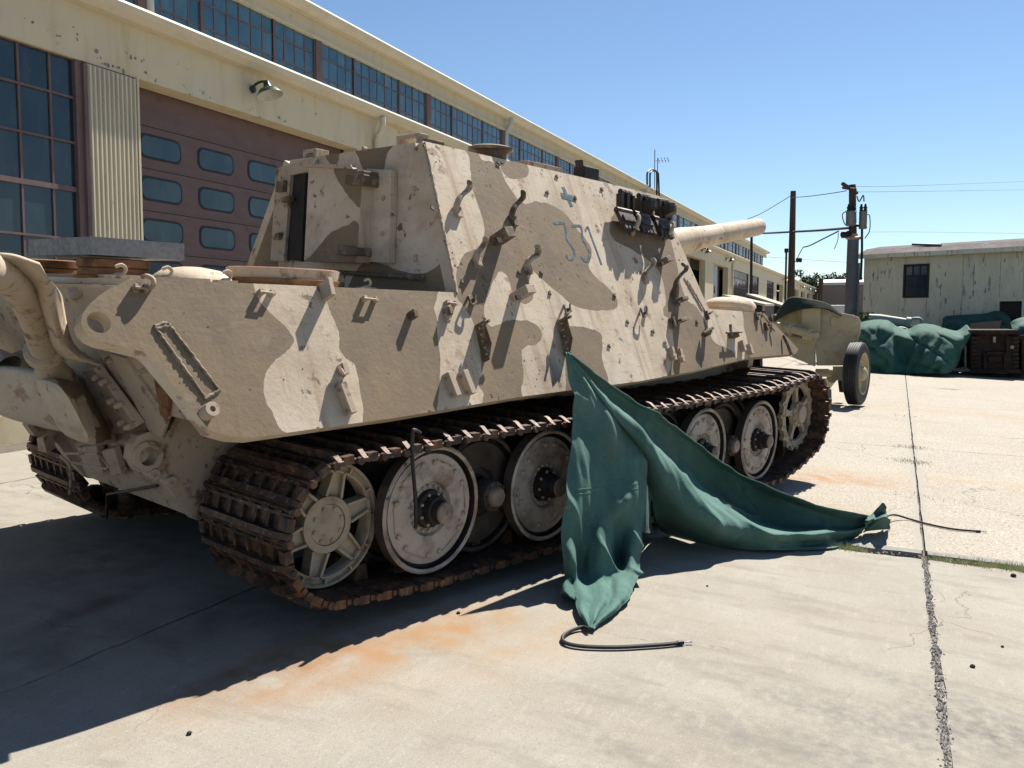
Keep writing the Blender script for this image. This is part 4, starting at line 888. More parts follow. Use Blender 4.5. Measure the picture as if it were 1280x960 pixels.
# front cluster
m = MB(); m.tube([hs(878, 419, .02), hs(880, 416, .06), hs(891, 410, .09)], .014, 6); m.box(hs(885, 414, .06), (.10, .03, .03), (PU, PV, PN)); pbox(m, 880, 418, .03, .05, .06); m.build('stowage_bracket', BRNP, tank, 0)
m = MB(); pbox(m, 914, 420, .12, .05, .05); m.tube([hs(914, 420, .06), hs(913, 406, .07)], .014, 6); m.tube([hs(908, 416, .06), hs(927, 415, .06)], .010, 6); m.build('stowage_bracket', BRNP, tank, 0)
for x, y in ((925, 434), (934, 438)): m = MB(); pbox(m, x, y, .035, .10, .05, 0, -.15); pbox(m, x + 1, y + 4, .04, .03, .05, .04); m.build('clamp_block', SANDP, tank, 0)
for x, y in ((944, 396), (956, 409), (882, 395), (962, 398)): m = MB(); pbox(m, x, y, .02, .08, .03, 0, -.2); pbox(m, x + 2, y - 2, .05, .016, .05, 0, .3); m.build('tool_clip', BRNP, tank, 0)
m = MB(); m.tube([hs(979, 420, .02), hs(984, 430, .05), hs(989, 443, .02)], .02, 6, flat=.5); m.build('tow_eye', BRNP, tank, 0)
for x, y in ((953, 393), (958, 399), (964, 408)): m = MB(); m.tube([hs(x, y, .02), hs(x + 5, y + 6, .04)], .012, 6); m.build('tool_clip', SANDP, tank, 0)
# weld bead frame on the tail and weld seam beads
wb = MB(); 
for e in (((193, 409), (255, 496)), ((255, 499), (274, 488)), ((209, 404), (272, 486)), ((193, 408), (210, 403)), ((196, 411), (212, 407))):
    a, b2 = hs(*e[0], .0), hs(*e[1], .0); n = int((b2 - a).length / .010)
    P = [a.lerp(b2, k / n) + PU * .006 * mnoise.noise((k * .7, 1, 0)) + PV * .006 * mnoise.noise((k * .7, 8, 0)) for k in range(n + 1)]
    wb.tube(P, [.0105 + .005 * mnoise.noise((k * 1.9, 3, a.x)) for k in range(n + 1)], 7)
wb.build('weld_bead', BRNP, tank, 60)
wb = MB()
for e, r in ((((571, 366), (531, 178)), .010), (((859, 350), (882, 390)), .008), (((855, 347), (878, 388)), .008)):
    a, b2 = hs(*e[0], .002), hs(*e[1], .002); n = int((b2 - a).length / .014)
    wb.tube([a.lerp(b2, k / n) + PU * .008 * mnoise.noise((k * .6, 1, 2)) for k in range(n + 1)], [r + .005 * mnoise.noise((k * 1.7, 3, 1)) for k in range(n + 1)], 6); wb.build('weld_seam', SANDP, tank, 60); wb = MB()
# numerals and cross, painted strokes one millimetre and a half proud
def stroke(m, pts, wd, sm=True):
    P = [hs(x, y, .0015) for x, y in pts]; P = cr(P, 5) if sm else P; vs = []; fs = []
    for i, p in enumerate(P):
        t = (P[min(i + 1, len(P) - 1)] - P[max(i - 1, 0)]).normalized(); s_ = PN.cross(t) * (wd / 2 * (1 + .12 * mnoise.noise((i * .9, p.x * 5, 0)))); vs += [p - s_, p + s_]
    m.add(vs, [(2 * i, 2 * i + 2, 2 * i + 3, 2 * i + 1) for i in range(len(P) - 1)])
nb = MB()
stroke(nb, [(692.5, 279.5), (699, 278.6), (705.5, 278.8)], .022); stroke(nb, [(705, 278.5), (707, 284), (709, 299), (713, 305), (717.5, 313), (718, 320), (715, 324), (711, 323), (707.5, 318.5)], .024)
stroke(nb, [(715, 282.6), (721, 282.2), (726.5, 283)], .022); stroke(nb, [(726, 282.8), (727.5, 289), (728.5, 299), (732, 305), (736.5, 314), (737, 321), (734, 326), (730, 325), (726, 320.5)], .024)
stroke(nb, [(731.5, 289), (734, 284.5), (735.5, 283.5)], .02); stroke(nb, [(735, 283.5), (740, 298), (746, 314), (752, 331)], .024)
nb.build('hull_number', NUMB, tank, 0)
cx = MB(); stroke(cx, [(703.8, 233.5), (709.3, 246), (714.9, 258.5)], .042, False); cx.build('painted_cross', NUMB, tank, 0)
cx = MB(); P = [hs(x, y, .003) for x, y in ((702.2, 244), (717.6, 248.8))]
stroke(cx, [(701.6, 244.2), (709.6, 246.2), (717.6, 248.2)], .052, False)
for i in range(len(cx.v)): cx.v[i] = tuple(Vector(cx.v[i]) + PN * .001)
cx.build('painted_cross_bar', NUMB, tank, 0)

# ---------------- spare track links hung on the casemate side
def spare_mesh(kind):
    m = MB(); W_ = .185; L = .165
    m.bb(-W_ / 2, W_ / 2, -L * .36, L * .36, -.016, .010)
    for x in (-.078, 0, .078): m.bb(x - .014, x + .014, -L * .40, L * .40, .009, .034)
    for x in (-.075, -.025, .025, .075): m.tube([(x - .020, -L / 2, .004), (x + .020, -L / 2, .004)], .023, 8)
    for x in (-.05, .0, .05): m.tube([(x - .020, L / 2 - .004, .004), (x + .020, L / 2 - .004, .004)], .023, 8)
    if kind: m.prism([(-.06, -.06, .01), (.06, -.06, .01), (.035, -.03, .10), (-.045, -.03, .10)], (0, .085, 0)); m.prism([(-.045, -.03, .10), (.035, -.03, .10), (.01, -.02, .125), (-.03, -.02, .125)], (0, .05, 0))
    return m.mesh('spare_track_link', BLKST, 30)
def spare_lower():
    m = MB(); W_ = .19; L = .15
    m.bb(-W_ / 2, W_ / 2, -L * .40, L * .40, -.018, .014); m.tube([(-W_ / 2, L / 2, .0), (W_ / 2, L / 2, .0)], .024, 8)
    for x in (-.07, -.02, .03, .08): m.bb(x - .020, x + .012, -L * .62, -L * .36, -.020, .012)
    m.bb(-W_ / 2 + .02, W_ / 2 - .02, -.03, .02, .013, .028)
    return m.mesh('spare_track_link', BLKST, 30)
SPM = [spare_mesh(0), spare_mesh(1), spare_lower()]
def spare(px, py, o, tilt, k, roll=0, sc=1.0):
    c = hs(px, py, o); v = PV * math.cos(tilt) + PN * math.sin(tilt); n = PN * math.cos(tilt) - PV * math.sin(tilt); u = PU
    M = Matrix(((u.x, v.x, n.x, c.x), (u.y, v.y, n.y, c.y), (u.z, v.z, n.z, c.z), (0, 0, 0, 1))) @ Matrix.Rotation(roll, 4, 'Z') @ Matrix.Scale(sc, 4)
    inst(SPM[k], 'spare_track_link', tank, M)
for i, (px, py) in enumerate(((781, 254), (804, 258.5), (828, 264))): spare(px, py, .07, .35, 0 if i == 0 else 1, .05 * (i - 1), 1.08)
for px, py in ((784, 274.5), (806, 279), (829, 284.5)): spare(px, py, .085, -.12, 2, -.03, 1.08)
hook([(790, 294, 0), (793, 288, .08), (798, 279, .135), (799, 271, .15), (796, 267, .145)], .020, foot=False)
hook([(831, 300, 0), (835, 296, .08), (840, 287, .135), (842, 280, .15), (838, 276, .145)], .020, foot=False)

# ---------------- casemate rear door
fr = MB(); rect_hc([(352, 212), (398, 199), (398, 214), (370, 220), (362, 327), (345, 326)], 0, .05, fr); fr.build('door_frame', SANDP, tank, 0)
lf = MB(); rect_hc([(386, 208), (447, 210), (458, 330), (381, 330)], 0, .13, lf)
def leaf(px, o0, o1, patches):
    P2 = [cuv(hc(x, y, o1)) for x, y in px]
    return painted_plate(P2, lambda q: Vector((DK.x + (q[1] - DK.z) * CK - o1, q[0], q[1])), (o1 - o0, 0, 0), [(crp(p, f=lambda a, b_: hc(a, b_, o1), g=cuv), 1) for p in patches])
leaf([(386, 208), (447, 211), (447, 215), (453, 222), (446, 322), (443, 328), (380, 327)], .02, .15,
     [[(420, 205), (421, 222), (432, 240), (442, 253), (456, 256), (462, 205)], [(383, 330), (392, 316), (405, 299), (418, 288), (434, 281), (448, 280), (455, 332)]]).build('rear_door', [SAND, BROWN], tank, 0)
tr = MB(); rect_hc([(388, 205.5), (444, 207), (447, 212), (387, 209.5)], .13, .17, tr); tr.build('door_lip', SANDP, tank, 0)
gap = MB(); rect_hc([(372, 208), (386, 207), (380, 327), (362, 325)], .0, .025, gap); gap.build('door_gap_shade', DARK, tank, 0)  # dark strip painted for the shadow along the door's edge
rd = MB(); rect_hc([(466, 212), (497, 214), (494, 329), (456, 327)], 0, .055, rd); rd.build('rear_door', SAND, tank, 0)
gp = MB(); rect_hc([(452, 239), (464, 240), (461, 303), (446, 302)], .04, .09, gp); gp.build('door_gap_shade', HOLE, tank, 0)  # black block stands in for the shade in the hinge gap
for p in ([(452, 222), (475, 221), (474, 235), (451, 233)], [(444, 309), (466, 311), (465, 321), (442, 320)], [(464, 218), (474, 216), (474, 224), (464, 226)]):
    h_ = MB(); rect_hc(p, .05, .19, h_); h_.build('door_hinge', BRNP, tank, 0, bevel=.008)
for p in ([(352, 228), (361, 226), (360, 240), (351, 241)], [(351, 292), (356, 291), (354, 300), (348, 300)], [(357, 248), (368, 245), (368, 252), (358, 254)]):
    h_ = MB(); rect_hc(p, .04, .09, h_); h_.build('door_latch', BRNP, tank, 0, bevel=.004)
bar = MB(); bar.tube([hc(400, 339, .04), hc(524, 347, .04)], .015, 8); bar.lathe(hc(524, 347, .04), (0, -1, 0), [(.024, -.02), (.024, .02)], 10); bar.build('door_stop_bar', BRNP, tank)
bt_ = MB()
for x, y in ((479, 248), (478, 292), (520, 325), (520, 321), (518, 236), (455, 186), (520, 186)): bt_ = MB(); bt_.lathe(hc(x, y, .058 if x < 500 else 0), (-1, 0, 0), [(.016, -.02), (.016, .008), (.008, .012)], 8); bt_.build('plate_stud', SANDP, tank)
# roof fittings
def strap(px, y, w_, name='roof_handle', mt=SANDP, r=.02):
    m = MB(); P = [hy(x, y_, y) for x, y_ in px]; m.tube(P, r, 8, flat=w_, up=(1, 0, 0)); return m.build(name, mt, tank)
p = RF
m = MB(); a = hy(503, 177, .86); 
hb = MB(); c0 = Vector((RF.x + .10, RF.y + .14, zt)); 
hb.prism([c0 + Vector((0, 0, -.02)), c0 + Vector((0, 0, .085)), c0 + Vector((0, .24, .085)), c0 + Vector((0, .24, -.02)), c0 + Vector((0, .205, -.02)), c0 + Vector((0, .205, .058)), c0 + Vector((0, .035, .058)), c0 + Vector((0, .035, -.02))], (.09, 0, 0)); hb.build('lifting_handle', SANDP, tank, 0, bevel=.006)
hb = MB(); hb.bb(RF.x + .06, RF.x + .22, RF.y + .02, RF.y + .10, zt - .02, zt + .03); hb.build('roof_block', BRNP, tank, 0, bevel=.006)
hb = MB(); c0 = Vector((RF.x + .05, 2.0, zt)); hb.prism([c0 + Vector((0, 0, -.02)), c0 + Vector((0, 0, .07)), c0 + Vector((0, .17, .07)), c0 + Vector((0, .17, -.02)), c0 + Vector((0, .13, -.02)), c0 + Vector((0, .13, .04)), c0 + Vector((0, .04, .04)), c0 + Vector((0, .04, -.02))], (.12, 0, 0)); hb.build('lifting_handle', SANDP, tank, 0, bevel=.006)
h1 = hy(613, 190, .92)
hb = MB(); hb.lathe((h1.x, .92, zt - .01), (0, 0, 1), [(.12, 0), (.12, .075), (.165, .080), (.168, .10), (.14, .112), (0, .116)], 32); hb.build('roof_hatch', BRNP, tank)
h1 = hy(668, 204, .9); hb = MB(); hb.bb(h1.x - .22, h1.x + .20, .78, 1.0, zt - .01, zt + .035); hb.build('roof_plate', SANDP, tank, 0, bevel=.004)
h1 = hy(733, 213, .86); hb = MB(); hb.bb(h1.x - .10, h1.x + .10, .80, .92, zt - .01, zt + .10); hb.prism([(h1.x - .10, .82, zt + .09), (h1.x - .10, .90, zt + .09), (h1.x - .115, .90, zt + .15), (h1.x - .115, .82, zt + .15)], (.014, 0, 0)); hb.build('periscope_housing', DARK, tank, 0, bevel=.008)
# ---------------- engine deck fittings
rg = MB(); a = hy(355, 343, .98); rg.lathe((a.x, .98, zd - .01), (0, 0, 1), [(.36, 0), (.36, .045), (.335, .048), (.335, .105), (.315, .112), (.30, .09), (.30, 0)], 40, caps=False, mis=[1, 1, 0, 1, 1, 1]); rg.build('fan_ring', [SANDP, RUSTL], tank)
a = hy(240, 337, 1.0); rg = MB(); rg.lathe((a.x, 1.0, zd - .008), (0, 0, 1), [(.22, .01), (.21, .03), (.15, .072), (.05, .088), (0, .09)], 28); rg.build('vent_cap', WHITE if False else SAND, tank)
for px, y, r_ in ((142, .86, .165), (62, 1.7, .17)):
    a = hy(px, 335, y); m = MB(); m.lathe((a.x, y, zd - .008), (0, 0, 1), [(r_ + .012, 0), (r_ + .012, .014), (r_, .018), (r_, .050), (r_ - .008, .054), (r_ + .004, .058), (r_ + .004, .094), (r_ - .02, .100), (0, .10)], 28); m.build('air_vent_drum', RUSTL, tank)
A = hy(113, 307, .72); Bp = hy(228, 318, .72); wx = Bp.x - A.x; ztray = zd + .103
tr = MB(); 
yw = .80; hgt = .085
tr.bb(A.x, Bp.x, .70, .70 + yw, ztray, ztray + .006); tr.bb(A.x, Bp.x, .70, .706, ztray + .006, ztray + hgt); tr.bb(A.x, Bp.x, .694 + yw, .70 + yw, ztray + .006, ztray + hgt); tr.bb(A.x, A.x + .006, .706, .694 + yw, ztray + .006, ztray + hgt); tr.bb(Bp.x - .006, Bp.x, .706, .694 + yw, ztray + .006, ztray + hgt)
o = tr.build('sheet_tray', ZINC, None, 0); o.matrix_world = MT; tag(o, 'shallow grey galvanised sheet tray lying on rusty vent drums on the engine deck', 'tray')
lg = MB()
for px, py, y in ((152, 338, .55), (460, 355, .6), (43, 325, 2.2), (210, 345, .5), (285, 346, .55)):
    a = hy(px, py, y); m = lg; m.tube(cr([Vector((a.x - .05, y, zd - .01)), Vector((a.x - .03, y, zd + .01)), Vector((a.x + .005, y, zd + .015)), Vector((a.x + .02, y, zd + .04)), Vector((a.x, y, zd + .058)), Vector((a.x - .028, y, zd + .048))], 3), .009, 6); m.bb(a.x - .07, a.x + .04, y - .03, y + .03, zd - .006, zd + .010); lg.build('lifting_lug', SANDP, tank); lg = MB()
lg = MB(); a = hy(912, 383, .65); lg.lathe((a.x, .65, fb.z - .01), (0, 0, 1), [(.25, .0), (.25, .025), (.262, .035), (.258, .065), (.225, .10), (.15, .128), (.07, .138), (0, .14)], 32); lg.build('driver_hatch_dome', SAND, tank)
lg = MB(); lg.tube([(a.x, .28, fb.z), (a.x, .28, fb.z + .06)], .012, 6); lg.build('deck_pin', SANDP, tank)

# ---------------- exhausts on the rear plate
def to_px(l):
    d = MT @ Vector(l) - CW; return (640 + F * d.dot(RTV) / d.dot(FW), 480 - F * d.dot(UPV) / d.dot(FW))
GPATCH = [(70, 474), (88, 468), (104, 466), (118, 476), (132, 500), (140, 525), (139, 548), (120, 556), (119, 540), (122, 526), (117, 514), (104, 505), (92, 500), (80, 490)]
def exhaust(side):
    f = (lambda p: p) if side > 0 else mir
    c0 = hr(108, 510, .02); c1 = hr(74, 514, .32); secs = []
    Y = Vector((0, 1, 0))
    for t, w_, h_ in ((0, .25, .215), (.25, .245, .212), (.55, .235, .205), (.8, .215, .19), (.92, .195, .172), (.985, .15, .14), (1.0, .07, .08)):
        row = []; c = c0.lerp(c1, t)
        for k in range(48):
            a = 2 * math.pi * k / 48; ca, sa = math.cos(a), math.sin(a); e = .5
            row.append(f(c + Y * (w_ * math.copysign(abs(ca) ** e, ca)) + RV * (h_ * math.copysign(abs(sa) ** e, sa))))
        secs.append(row + [row[0]])
    fine = []
    for i in range(len(secs) - 1):
        for q in range(5): fine.append([secs[i][k].lerp(secs[i + 1][k], q / 5) for k in range(49)])
    fine.append(secs[-1]); m = MB(); sheet(fine, 0, m); m.add(secs[-1][:-1], [tuple(range(48))])
    for i, fc in enumerate(m.f):
        cc = sum((Vector(m.v[k]) for k in fc), Vector((0, 0, 0))) / len(fc)
        if side > 0 and inside(to_px(cc), GPATCH): m.m[i] = 1
    g_ = m.build('exhaust_guard', [SAND, BROWN], tank, 40)
    bo = MB(); bo.lathe(f(hr(98, 501, .245)), RN, [(.020, -.03), (.020, .015), (.012, .02)], 10); bo.build('guard_bolt', BROWN, g_)
    fl_ = MB(); fl_.prism([f(hr(x, y, .02)) for x, y in ((113, 458), (128, 455), (182, 527), (170, 535), (134, 540))], RN * .05); fo = fl_.build('guard_flange', SANDP, g_, 0, bevel=.006)
    for x, y in ((123, 471), (131, 477), (141, 500), (150, 505), (154, 527), (162, 532)):
        bo = MB(); bo.lathe(f(hr(x, y, .07)), RN, [(.019, -.005), (.018, .026), (.009, .036)], 7); bo.build('guard_bolt', SANDP, fo)
    P = cr([f(hr(*q)) for q in ((70, 478, .20), (61, 456, .235), (55, 440, .25), (47, 412, .28), (38, 388, .32), (24, 362, .40), (0, 342, .54), (-34, 328, .74), (-80, 322, 1.0))], 5)
    n = len(P); pi = MB(); pi.tube(P, [.105, .098, .088, .078, .070] + [.062] * (n - 5), 20, caps=False); pi.tube(list(reversed(P[8:])), .053, 16, caps=False); pi.build('exhaust_pipe', SANDP, tank)
    co = MB(); tg = (P[11] - P[9]).normalized(); co.lathe(P[10], tg, [(.064, -.034), (.086, -.032), (.090, -.012), (.078, -.004), (.090, .006), (.086, .028), (.064, .030)], 24, caps=False); co.build('pipe_collar', SANDP, tank)
    rows = [[(-34, 312, .66), (-8, 317, .62), (20, 320, .55), (50, 330, .45)], [(-16, 330, .54), (10, 333, .47), (38, 337, .47), (61, 348, .37)], [(8, 352, .42), (32, 352, .36), (55, 356, .38), (75, 366, .28)],
            [(26, 384, .34), (44, 382, .29), (62, 382, .34), (79, 386, .24)], [(38, 410, .28), (54, 409, .25), (70, 409, .30), (84, 411, .20)], [(48, 432, .24), (62, 432, .22), (78, 432, .27), (96, 436, .16)], [(58, 446, .2), (76, 447, .19), (100, 451, .20), (130, 458, .10)]]
    sh = sheet(loft([[f(hr(*q)) for q in r] for r in rows], 5, 5)); so_ = sh.build('exhaust_shield', [SANDP], tank, 60)
    sd_ = so_.modifiers.new('thickness', 'SOLIDIFY'); sd_.thickness = .012; sd_.offset = 0
exhaust(1); exhaust(-1)
# rear fittings
m = MB(); m.prism([hr(x, y, .0) for x, y in ((140, 440), (160, 446), (214, 520), (206, 545), (192, 540))], RN * .018); m.build('rear_strip', SANDP, tank, 0)
m = MB(); m.prism([hr(x, y, .0) for x, y in ((196, 463), (206, 466), (216, 500), (213, 524), (205, 516))], RN * .022); m.build('rear_patch', RUSTL, tank, 0)
for x, y, r in ((97, 366, .03), (182, 462, .014), (141, 448, .022)):
    m = MB(); m.lathe(hr(x, y, 0), RN, [(r, -.01), (r * .95, .03), (r * .5, .045)], 8); m.build('rear_bolt', SANDP, tank)
m = MB(); m.tube(cr([hr(75, 570, .22), hr(86, 580, .2), hr(88, 592, .2), hr(88, 612, .2), hr(87, 617, .2)], 3), .010, 6); m.build('tow_cable_end', SANDP, tank)
m = MB(); m.tube([hr(80, 567, .20), hr(122, 567, .16), hr(136, 583, .14), hr(132, 586, .14), (hr(90, 578, .18))], .007, 6); m.build('tow_cable_clip', SANDP, tank)
m = MB(); m.tube([hr(197, 607, .06), hr(134, 618, .10), hr(133.5, 648, .10)], .009, 6); m.build('drain_pipe', DARK, tank)
m = MB(); m.prism([hr(105, 555, .02), hr(130, 552, .02), hr(138, 586, .02), (hr(118, 588, .02))], RN * .05); m.build('rear_hatch', SANDP, tank, 0, bevel=.006)
m = MB(); m.prism([hr(134, 560, .02), hr(150, 556, .02), hr(160, 588, .02), (hr(148, 591, .02))], RN * .04); m.build('rear_hatch', SANDP, tank, 0, bevel=.006)
m = MB(); m.prism([hr(57, 542, .12), hr(66, 540, .12), hr(70, 560, .12), (hr(59, 558, .12))], RN * .06); m.build('rear_bracket', SANDP, tank, 0, bevel=.006)
for x, y in ((191, 592), (212, 601)):
    m = MB(); m.lathe(hy(x, y, LH0), (0, -1, 0), [(.028, -.05), (.028, .03), (.012, .03), (.012, .02)], 12); m.build('rear_plug', SANDP, tank)
# raised cast face round the towing eye
m = MB(); m.lathe((hole2.x, LH0 - .001, hole2.z), (0, -1, 0), [(.082, -.01), (.078, .016), (.050, .018), (.048, -.08)], 28, caps=False); m.build('towing_eye', SANDP, tank)
# rubber strap hanging from a track link over the rear road wheel
stp = [hy(x, y, yy) for x, y, yy in ((525, 541, -.06), (519, 538, -.095), (515.5, 542, -.105), (515.5, 575, -.08), (519, 620, -.045), (520, 652, -.035), (519, 660, -.03))]
m = MB(); m.tube(cr(stp, 5), .011, 8); o = m.build('rubber_strap', RUBBER, None); o.matrix_world = MT; tag(o, 'thin black rubber strap hanging from the track in front of the rearmost road wheel', 'strap')
# ------------------------------------------------------------------ green tarpaulin hanging from the side armour
def G(px, py, h_=.012): return hz(px, py, h_)
def fold(p, amt): return p + Vector((0, -1, 0)) * amt
rowsA = []
spec = [((706.5, 440), (711, 440.5), -.10, -.10, 0), ((710, 468), (730, 476), -.13, -.15, .008), ((716.5, 506), (762, 512), -.18, -.24, .012), ((714.5, 555), (794, 556), -.26, -.34, .014),
        ((709, 598), (805, 590), -.31, -.40, .014), ((702.5, 636), (806, 628), -.34, -.46, .018), ((699.5, 668), (801, 668), -.36, -.50, .035), ((703, 700), (798, 705), -.40, -.54, .055)]
NC = 9
for (L_, R_, yl, yr, amp) in spec:
    row = []
    for k in range(NC):
        t = k / (NC - 1); px = L_[0] + (R_[0] - L_[0]) * t; py = L_[1] + (R_[1] - L_[1]) * t
        y = yl + (yr - yl) * t - amp * math.sin(t * math.pi * (4.6 if amp > .025 else 3) + .6) - (amp * .5 if k % 2 and amp > .04 else 0)
        row.append(hy(px, py, y))
    rowsA.append(row)
gspec = [((709, 729), (796, 722), .035, .06), ((718, 751), (786, 744), .03, .035), ((728, 771), (764, 768), .03, .025), ((735, 785), (740, 786), .02, .02)]
for (L_, R_, z0_, z1_) in gspec:
    row = []
    for k in range(NC):
        t = k / (NC - 1); row.append(G(L_[0] + (R_[0] - L_[0]) * t, L_[1] + (R_[1] - L_[1]) * t, z0_ + (z1_ - z0_) * t + (.028 * abs(math.sin(t * 9 + .5)) if z1_ > .021 else 0)))
    rowsA.append(row)
gridA = loft(rowsA, 14, 13)
def rumple(grid, a1, a2, seed):
    out = []; n = len(grid)
    for i, r in enumerate(grid):
        o = []
        for j, p in enumerate(r):
            e = min(1, i / 18)
            f_ = 1 - abs(mnoise.noise(Vector((p.x * 2.6 + p.z * 1.7, p.y * 2.0, p.z * .8 - p.x * .5)) + Vector((seed * 2, 5, 0)))) * 2
            d = mnoise.noise(Vector((p.x * 5, p.y * 3, p.z * 2.2)) + Vector((seed, 0, 0))) * a1 + max(0, f_ - .5) ** 1.3 * a1 * 3.2 + mnoise.noise(Vector((p.x * 16, p.y * 10, p.z * 6)) + Vector((0, seed, 0))) * a2
            v1 = mnoise.voronoi(Vector((p.x * 4.2 + p.z * 1.2, p.y * 3.5, p.z * 2.3 - p.x * .8)) + Vector((seed * 3, 0, 0)))[0]; v2 = mnoise.voronoi(Vector((p.x * 9, p.y * 8, p.z * 6)) + Vector((0, seed * 3, 0)))[0]
            d += (min(v1[1] - v1[0], .5) - .2) * a1 * .36 + (min(v2[1] - v2[0], .4) - .15) * a1 * .10
            q = p + Vector((-.35, -.9, .25)) * d * e
            if q.z < .008: q.z = .008
            o.append(q)
        out.append(o)
    return out
gridA = rumple(gridA, .034, .013, 3)
# small curled corner at the left foot of the sheet
curl = loft([[G(722, 752, .03), G(714, 748, .06), G(706, 741, .075), G(702, 743, .05), G(703, 747, .015)], [G(716, 733, .05), G(711, 732, .09), G(705, 731, .10), G(702, 737, .06), G(704, 742, .02)], [G(713, 722, .08), G(711, 722, .12), G(708, 724, .12), G(707, 729, .08), G(708, 734, .03)]], 4, 5)
tp = MB(); sheet(gridA, 0, tp)
# the long fold swept along the ground to the right: sections across the cloth, from the hanging point outwards
secB = [
  [((709, 440), -.10), ((709.5, 440), -.105), ((710, 440.5), -.11), ((710, 441), -.11), ((709.5, 442), -.105), ((709, 443), -.10)],
  [((733, 459), -.16), ((735, 463), -.15), ((737, 470), -.14), ((744, 482), -.20), ((744, 490), -.20), ((738, 488), -.14)],
  [((768, 484), -.22), ((768, 490), -.19), ((766, 502), -.17), ((774, 514), -.29), ((774, 528), -.30), ((768, 520), -.20)],
  [((802, 507.5), -.26), ((802, 515), -.22), ((800, 535), -.20), ((806, 545), -.38), ((806, 565), -.40), ((800, 590), -.25)],
  [((835, 530), -.31), ((836, 540), -.27), ((836, 566), -.26), ((836, 582), -.47), ((830, 606), -.50), ((812, 640), -.22)],
  [((872, 558), -.40), ((874, 568), -.34), ((872, 600), -.34), ((868, 618), -.58), ((858, 644), -.60), ((830, 666), -.16)],
  [((916, 587), -.52), ((918, 598), -.45), ((915, 628), -.48), ((908, 643), -.72), ((896, 664), -.72), ((872, 678.5), None)],
  [((956, 609), -.70), ((957, 620), -.62), ((954, 648), -.66), ((950, 662), -.86), ((940, 676), -.84), ((925, 686.5), None)],
  [((996, 624.5), -.92), ((996, 633), -.84), ((994, 657), -.88), ((990, 668), -1.02), ((984, 680), -.98), ((976, 687.5), None)],
  [((1033, 634), -1.10), ((1032, 643), -1.03), ((1033, 658), -1.06), ((1034, 665), -1.16), ((1032, 678), -1.12), ((1026, 686), None)],
  [((1066, 641), -1.22), ((1064, 650), -1.17), ((1066, 660), -1.19), ((1066, 664), -1.24), ((1064, 674), -1.20), ((1056, 680.5), None)],
  [((1084, 645), -1.26), ((1083, 651), -1.23), ((1084, 656), -1.24), ((1084, 657), -1.26), ((1082, 661), -1.25), ((1078, 666.5), None)]]
rowsB = []
for s_ in secB:
    rowsB.append([hy(p[0], p[1], y) if y is not None else G(p[0], p[1], .015) for p, y in s_])
gridB = loft(rowsB, 18, 13); gridB = rumple(gridB, .036, .014, 11)
sheet(gridB, 0, tp)
# tied neck and the flared end
neck = [[((1080, 646), .155), ((1081, 651), .15), ((1082, 656), .12), ((1081, 662), .05), ((1079, 666), .015)], [((1086, 645), .13), ((1087, 650), .17), ((1087, 655), .10), ((1086, 660), .07), ((1085, 664), .015)], [((1098, 634), .24), ((1100, 641), .15), ((1101, 647), .21), ((1102, 655), .08), ((1103, 662), .02)], [((1103, 629), .28), ((1106, 640), .14), ((1108, 646), .22), ((1110, 655), .06), ((1112, 662), .010)], [((1106, 631), .27), ((1108, 641), .12), ((1110, 647), .20), ((1113, 656), .05), ((1114, 662), .010)]]
sheet(rumple(loft([[G(p[0], p[1], h_) for p, h_ in r] for r in neck], 6, 5), .012, .012, 5), 0, tp)
# a tucked back layer closes the gap behind the hanging sheet
rowsC = [[hy(px, py, y) for px, py, y in r] for r in ([(710, 441, -.10), (712, 442, -.10), (715, 446, -.10)], [(745, 490, -.16), (756, 492, -.12), (768, 505, -.10)], [(780, 530, -.26), (795, 535, -.18), (806, 560, -.16)], [(800, 585, -.30), (806, 600, -.20), (812, 620, -.14)], [(803, 640, -.36), (808, 650, -.24), (814, 655, -.12)], [(800, 664, -.40), (806, 668, -.26), (820, 668, -.13)])]
sheet(rumple(loft(rowsC, 5, 6), .015, .006, 8), 0, tp)
tarp = tp.build('tarpaulin', CANV, None, 70); tarp.matrix_world = MT
sd_ = tarp.modifiers.new('cloth thickness', 'SOLIDIFY'); sd_.thickness = .004; sd_.offset = -1
tag(tarp, 'green canvas tarpaulin hanging from the tank side and swept along the concrete', 'tarpaulin')
cm = MB(); sheet(curl, 0, cm); cu = cm.build('tarpaulin_corner', CANV, tarp, 70); sd_ = cu.modifiers.new('cloth thickness', 'SOLIDIFY'); sd_.thickness = .004
BRASS = mat('dull brass', (.42, .33, .14), .45, .8, [((.25, .2, .1), 30, .45, .7, .6)], None, .5)
for i, j in ((29, 3), (64, 3)):
    p = gridA[i][j]; q_ = (gridA[i][j + 1] - p).cross(gridA[i + 1][j] - p).normalized()
    if q_.y > 0: q_ = -q_
    m = MB(); m.lathe(p + q_ * .004, q_, [(.013, 0), (.013, .004), (.007, .005), (.007, 0)], 14, caps=False); m.build('grommet', BRASS, tarp)
sm2 = MB()
rw_ = [gridA[57][j] + Vector((-.1, -.95, .2)) * .004 for j in range(10, 104)]
sm2.tube(rw_, .0028, 5); rw_ = [gridA[59][j] + Vector((-.1, -.95, .2)) * .004 for j in range(10, 104)]; sm2.tube(rw_, .0024, 5); sm2.build('hem_stitching', CANV, tarp)
for ed in ([r[0] for r in gridA[3:]], [r[-1] for r in gridA[3:]], [r[0] for r in gridB[3:]]):
    hm = MB(); hm.tube([p + Vector((0, -.002, .001)) for p in ed], .0055, 6, flat=.7); hm.build('hem', CANV, tarp)
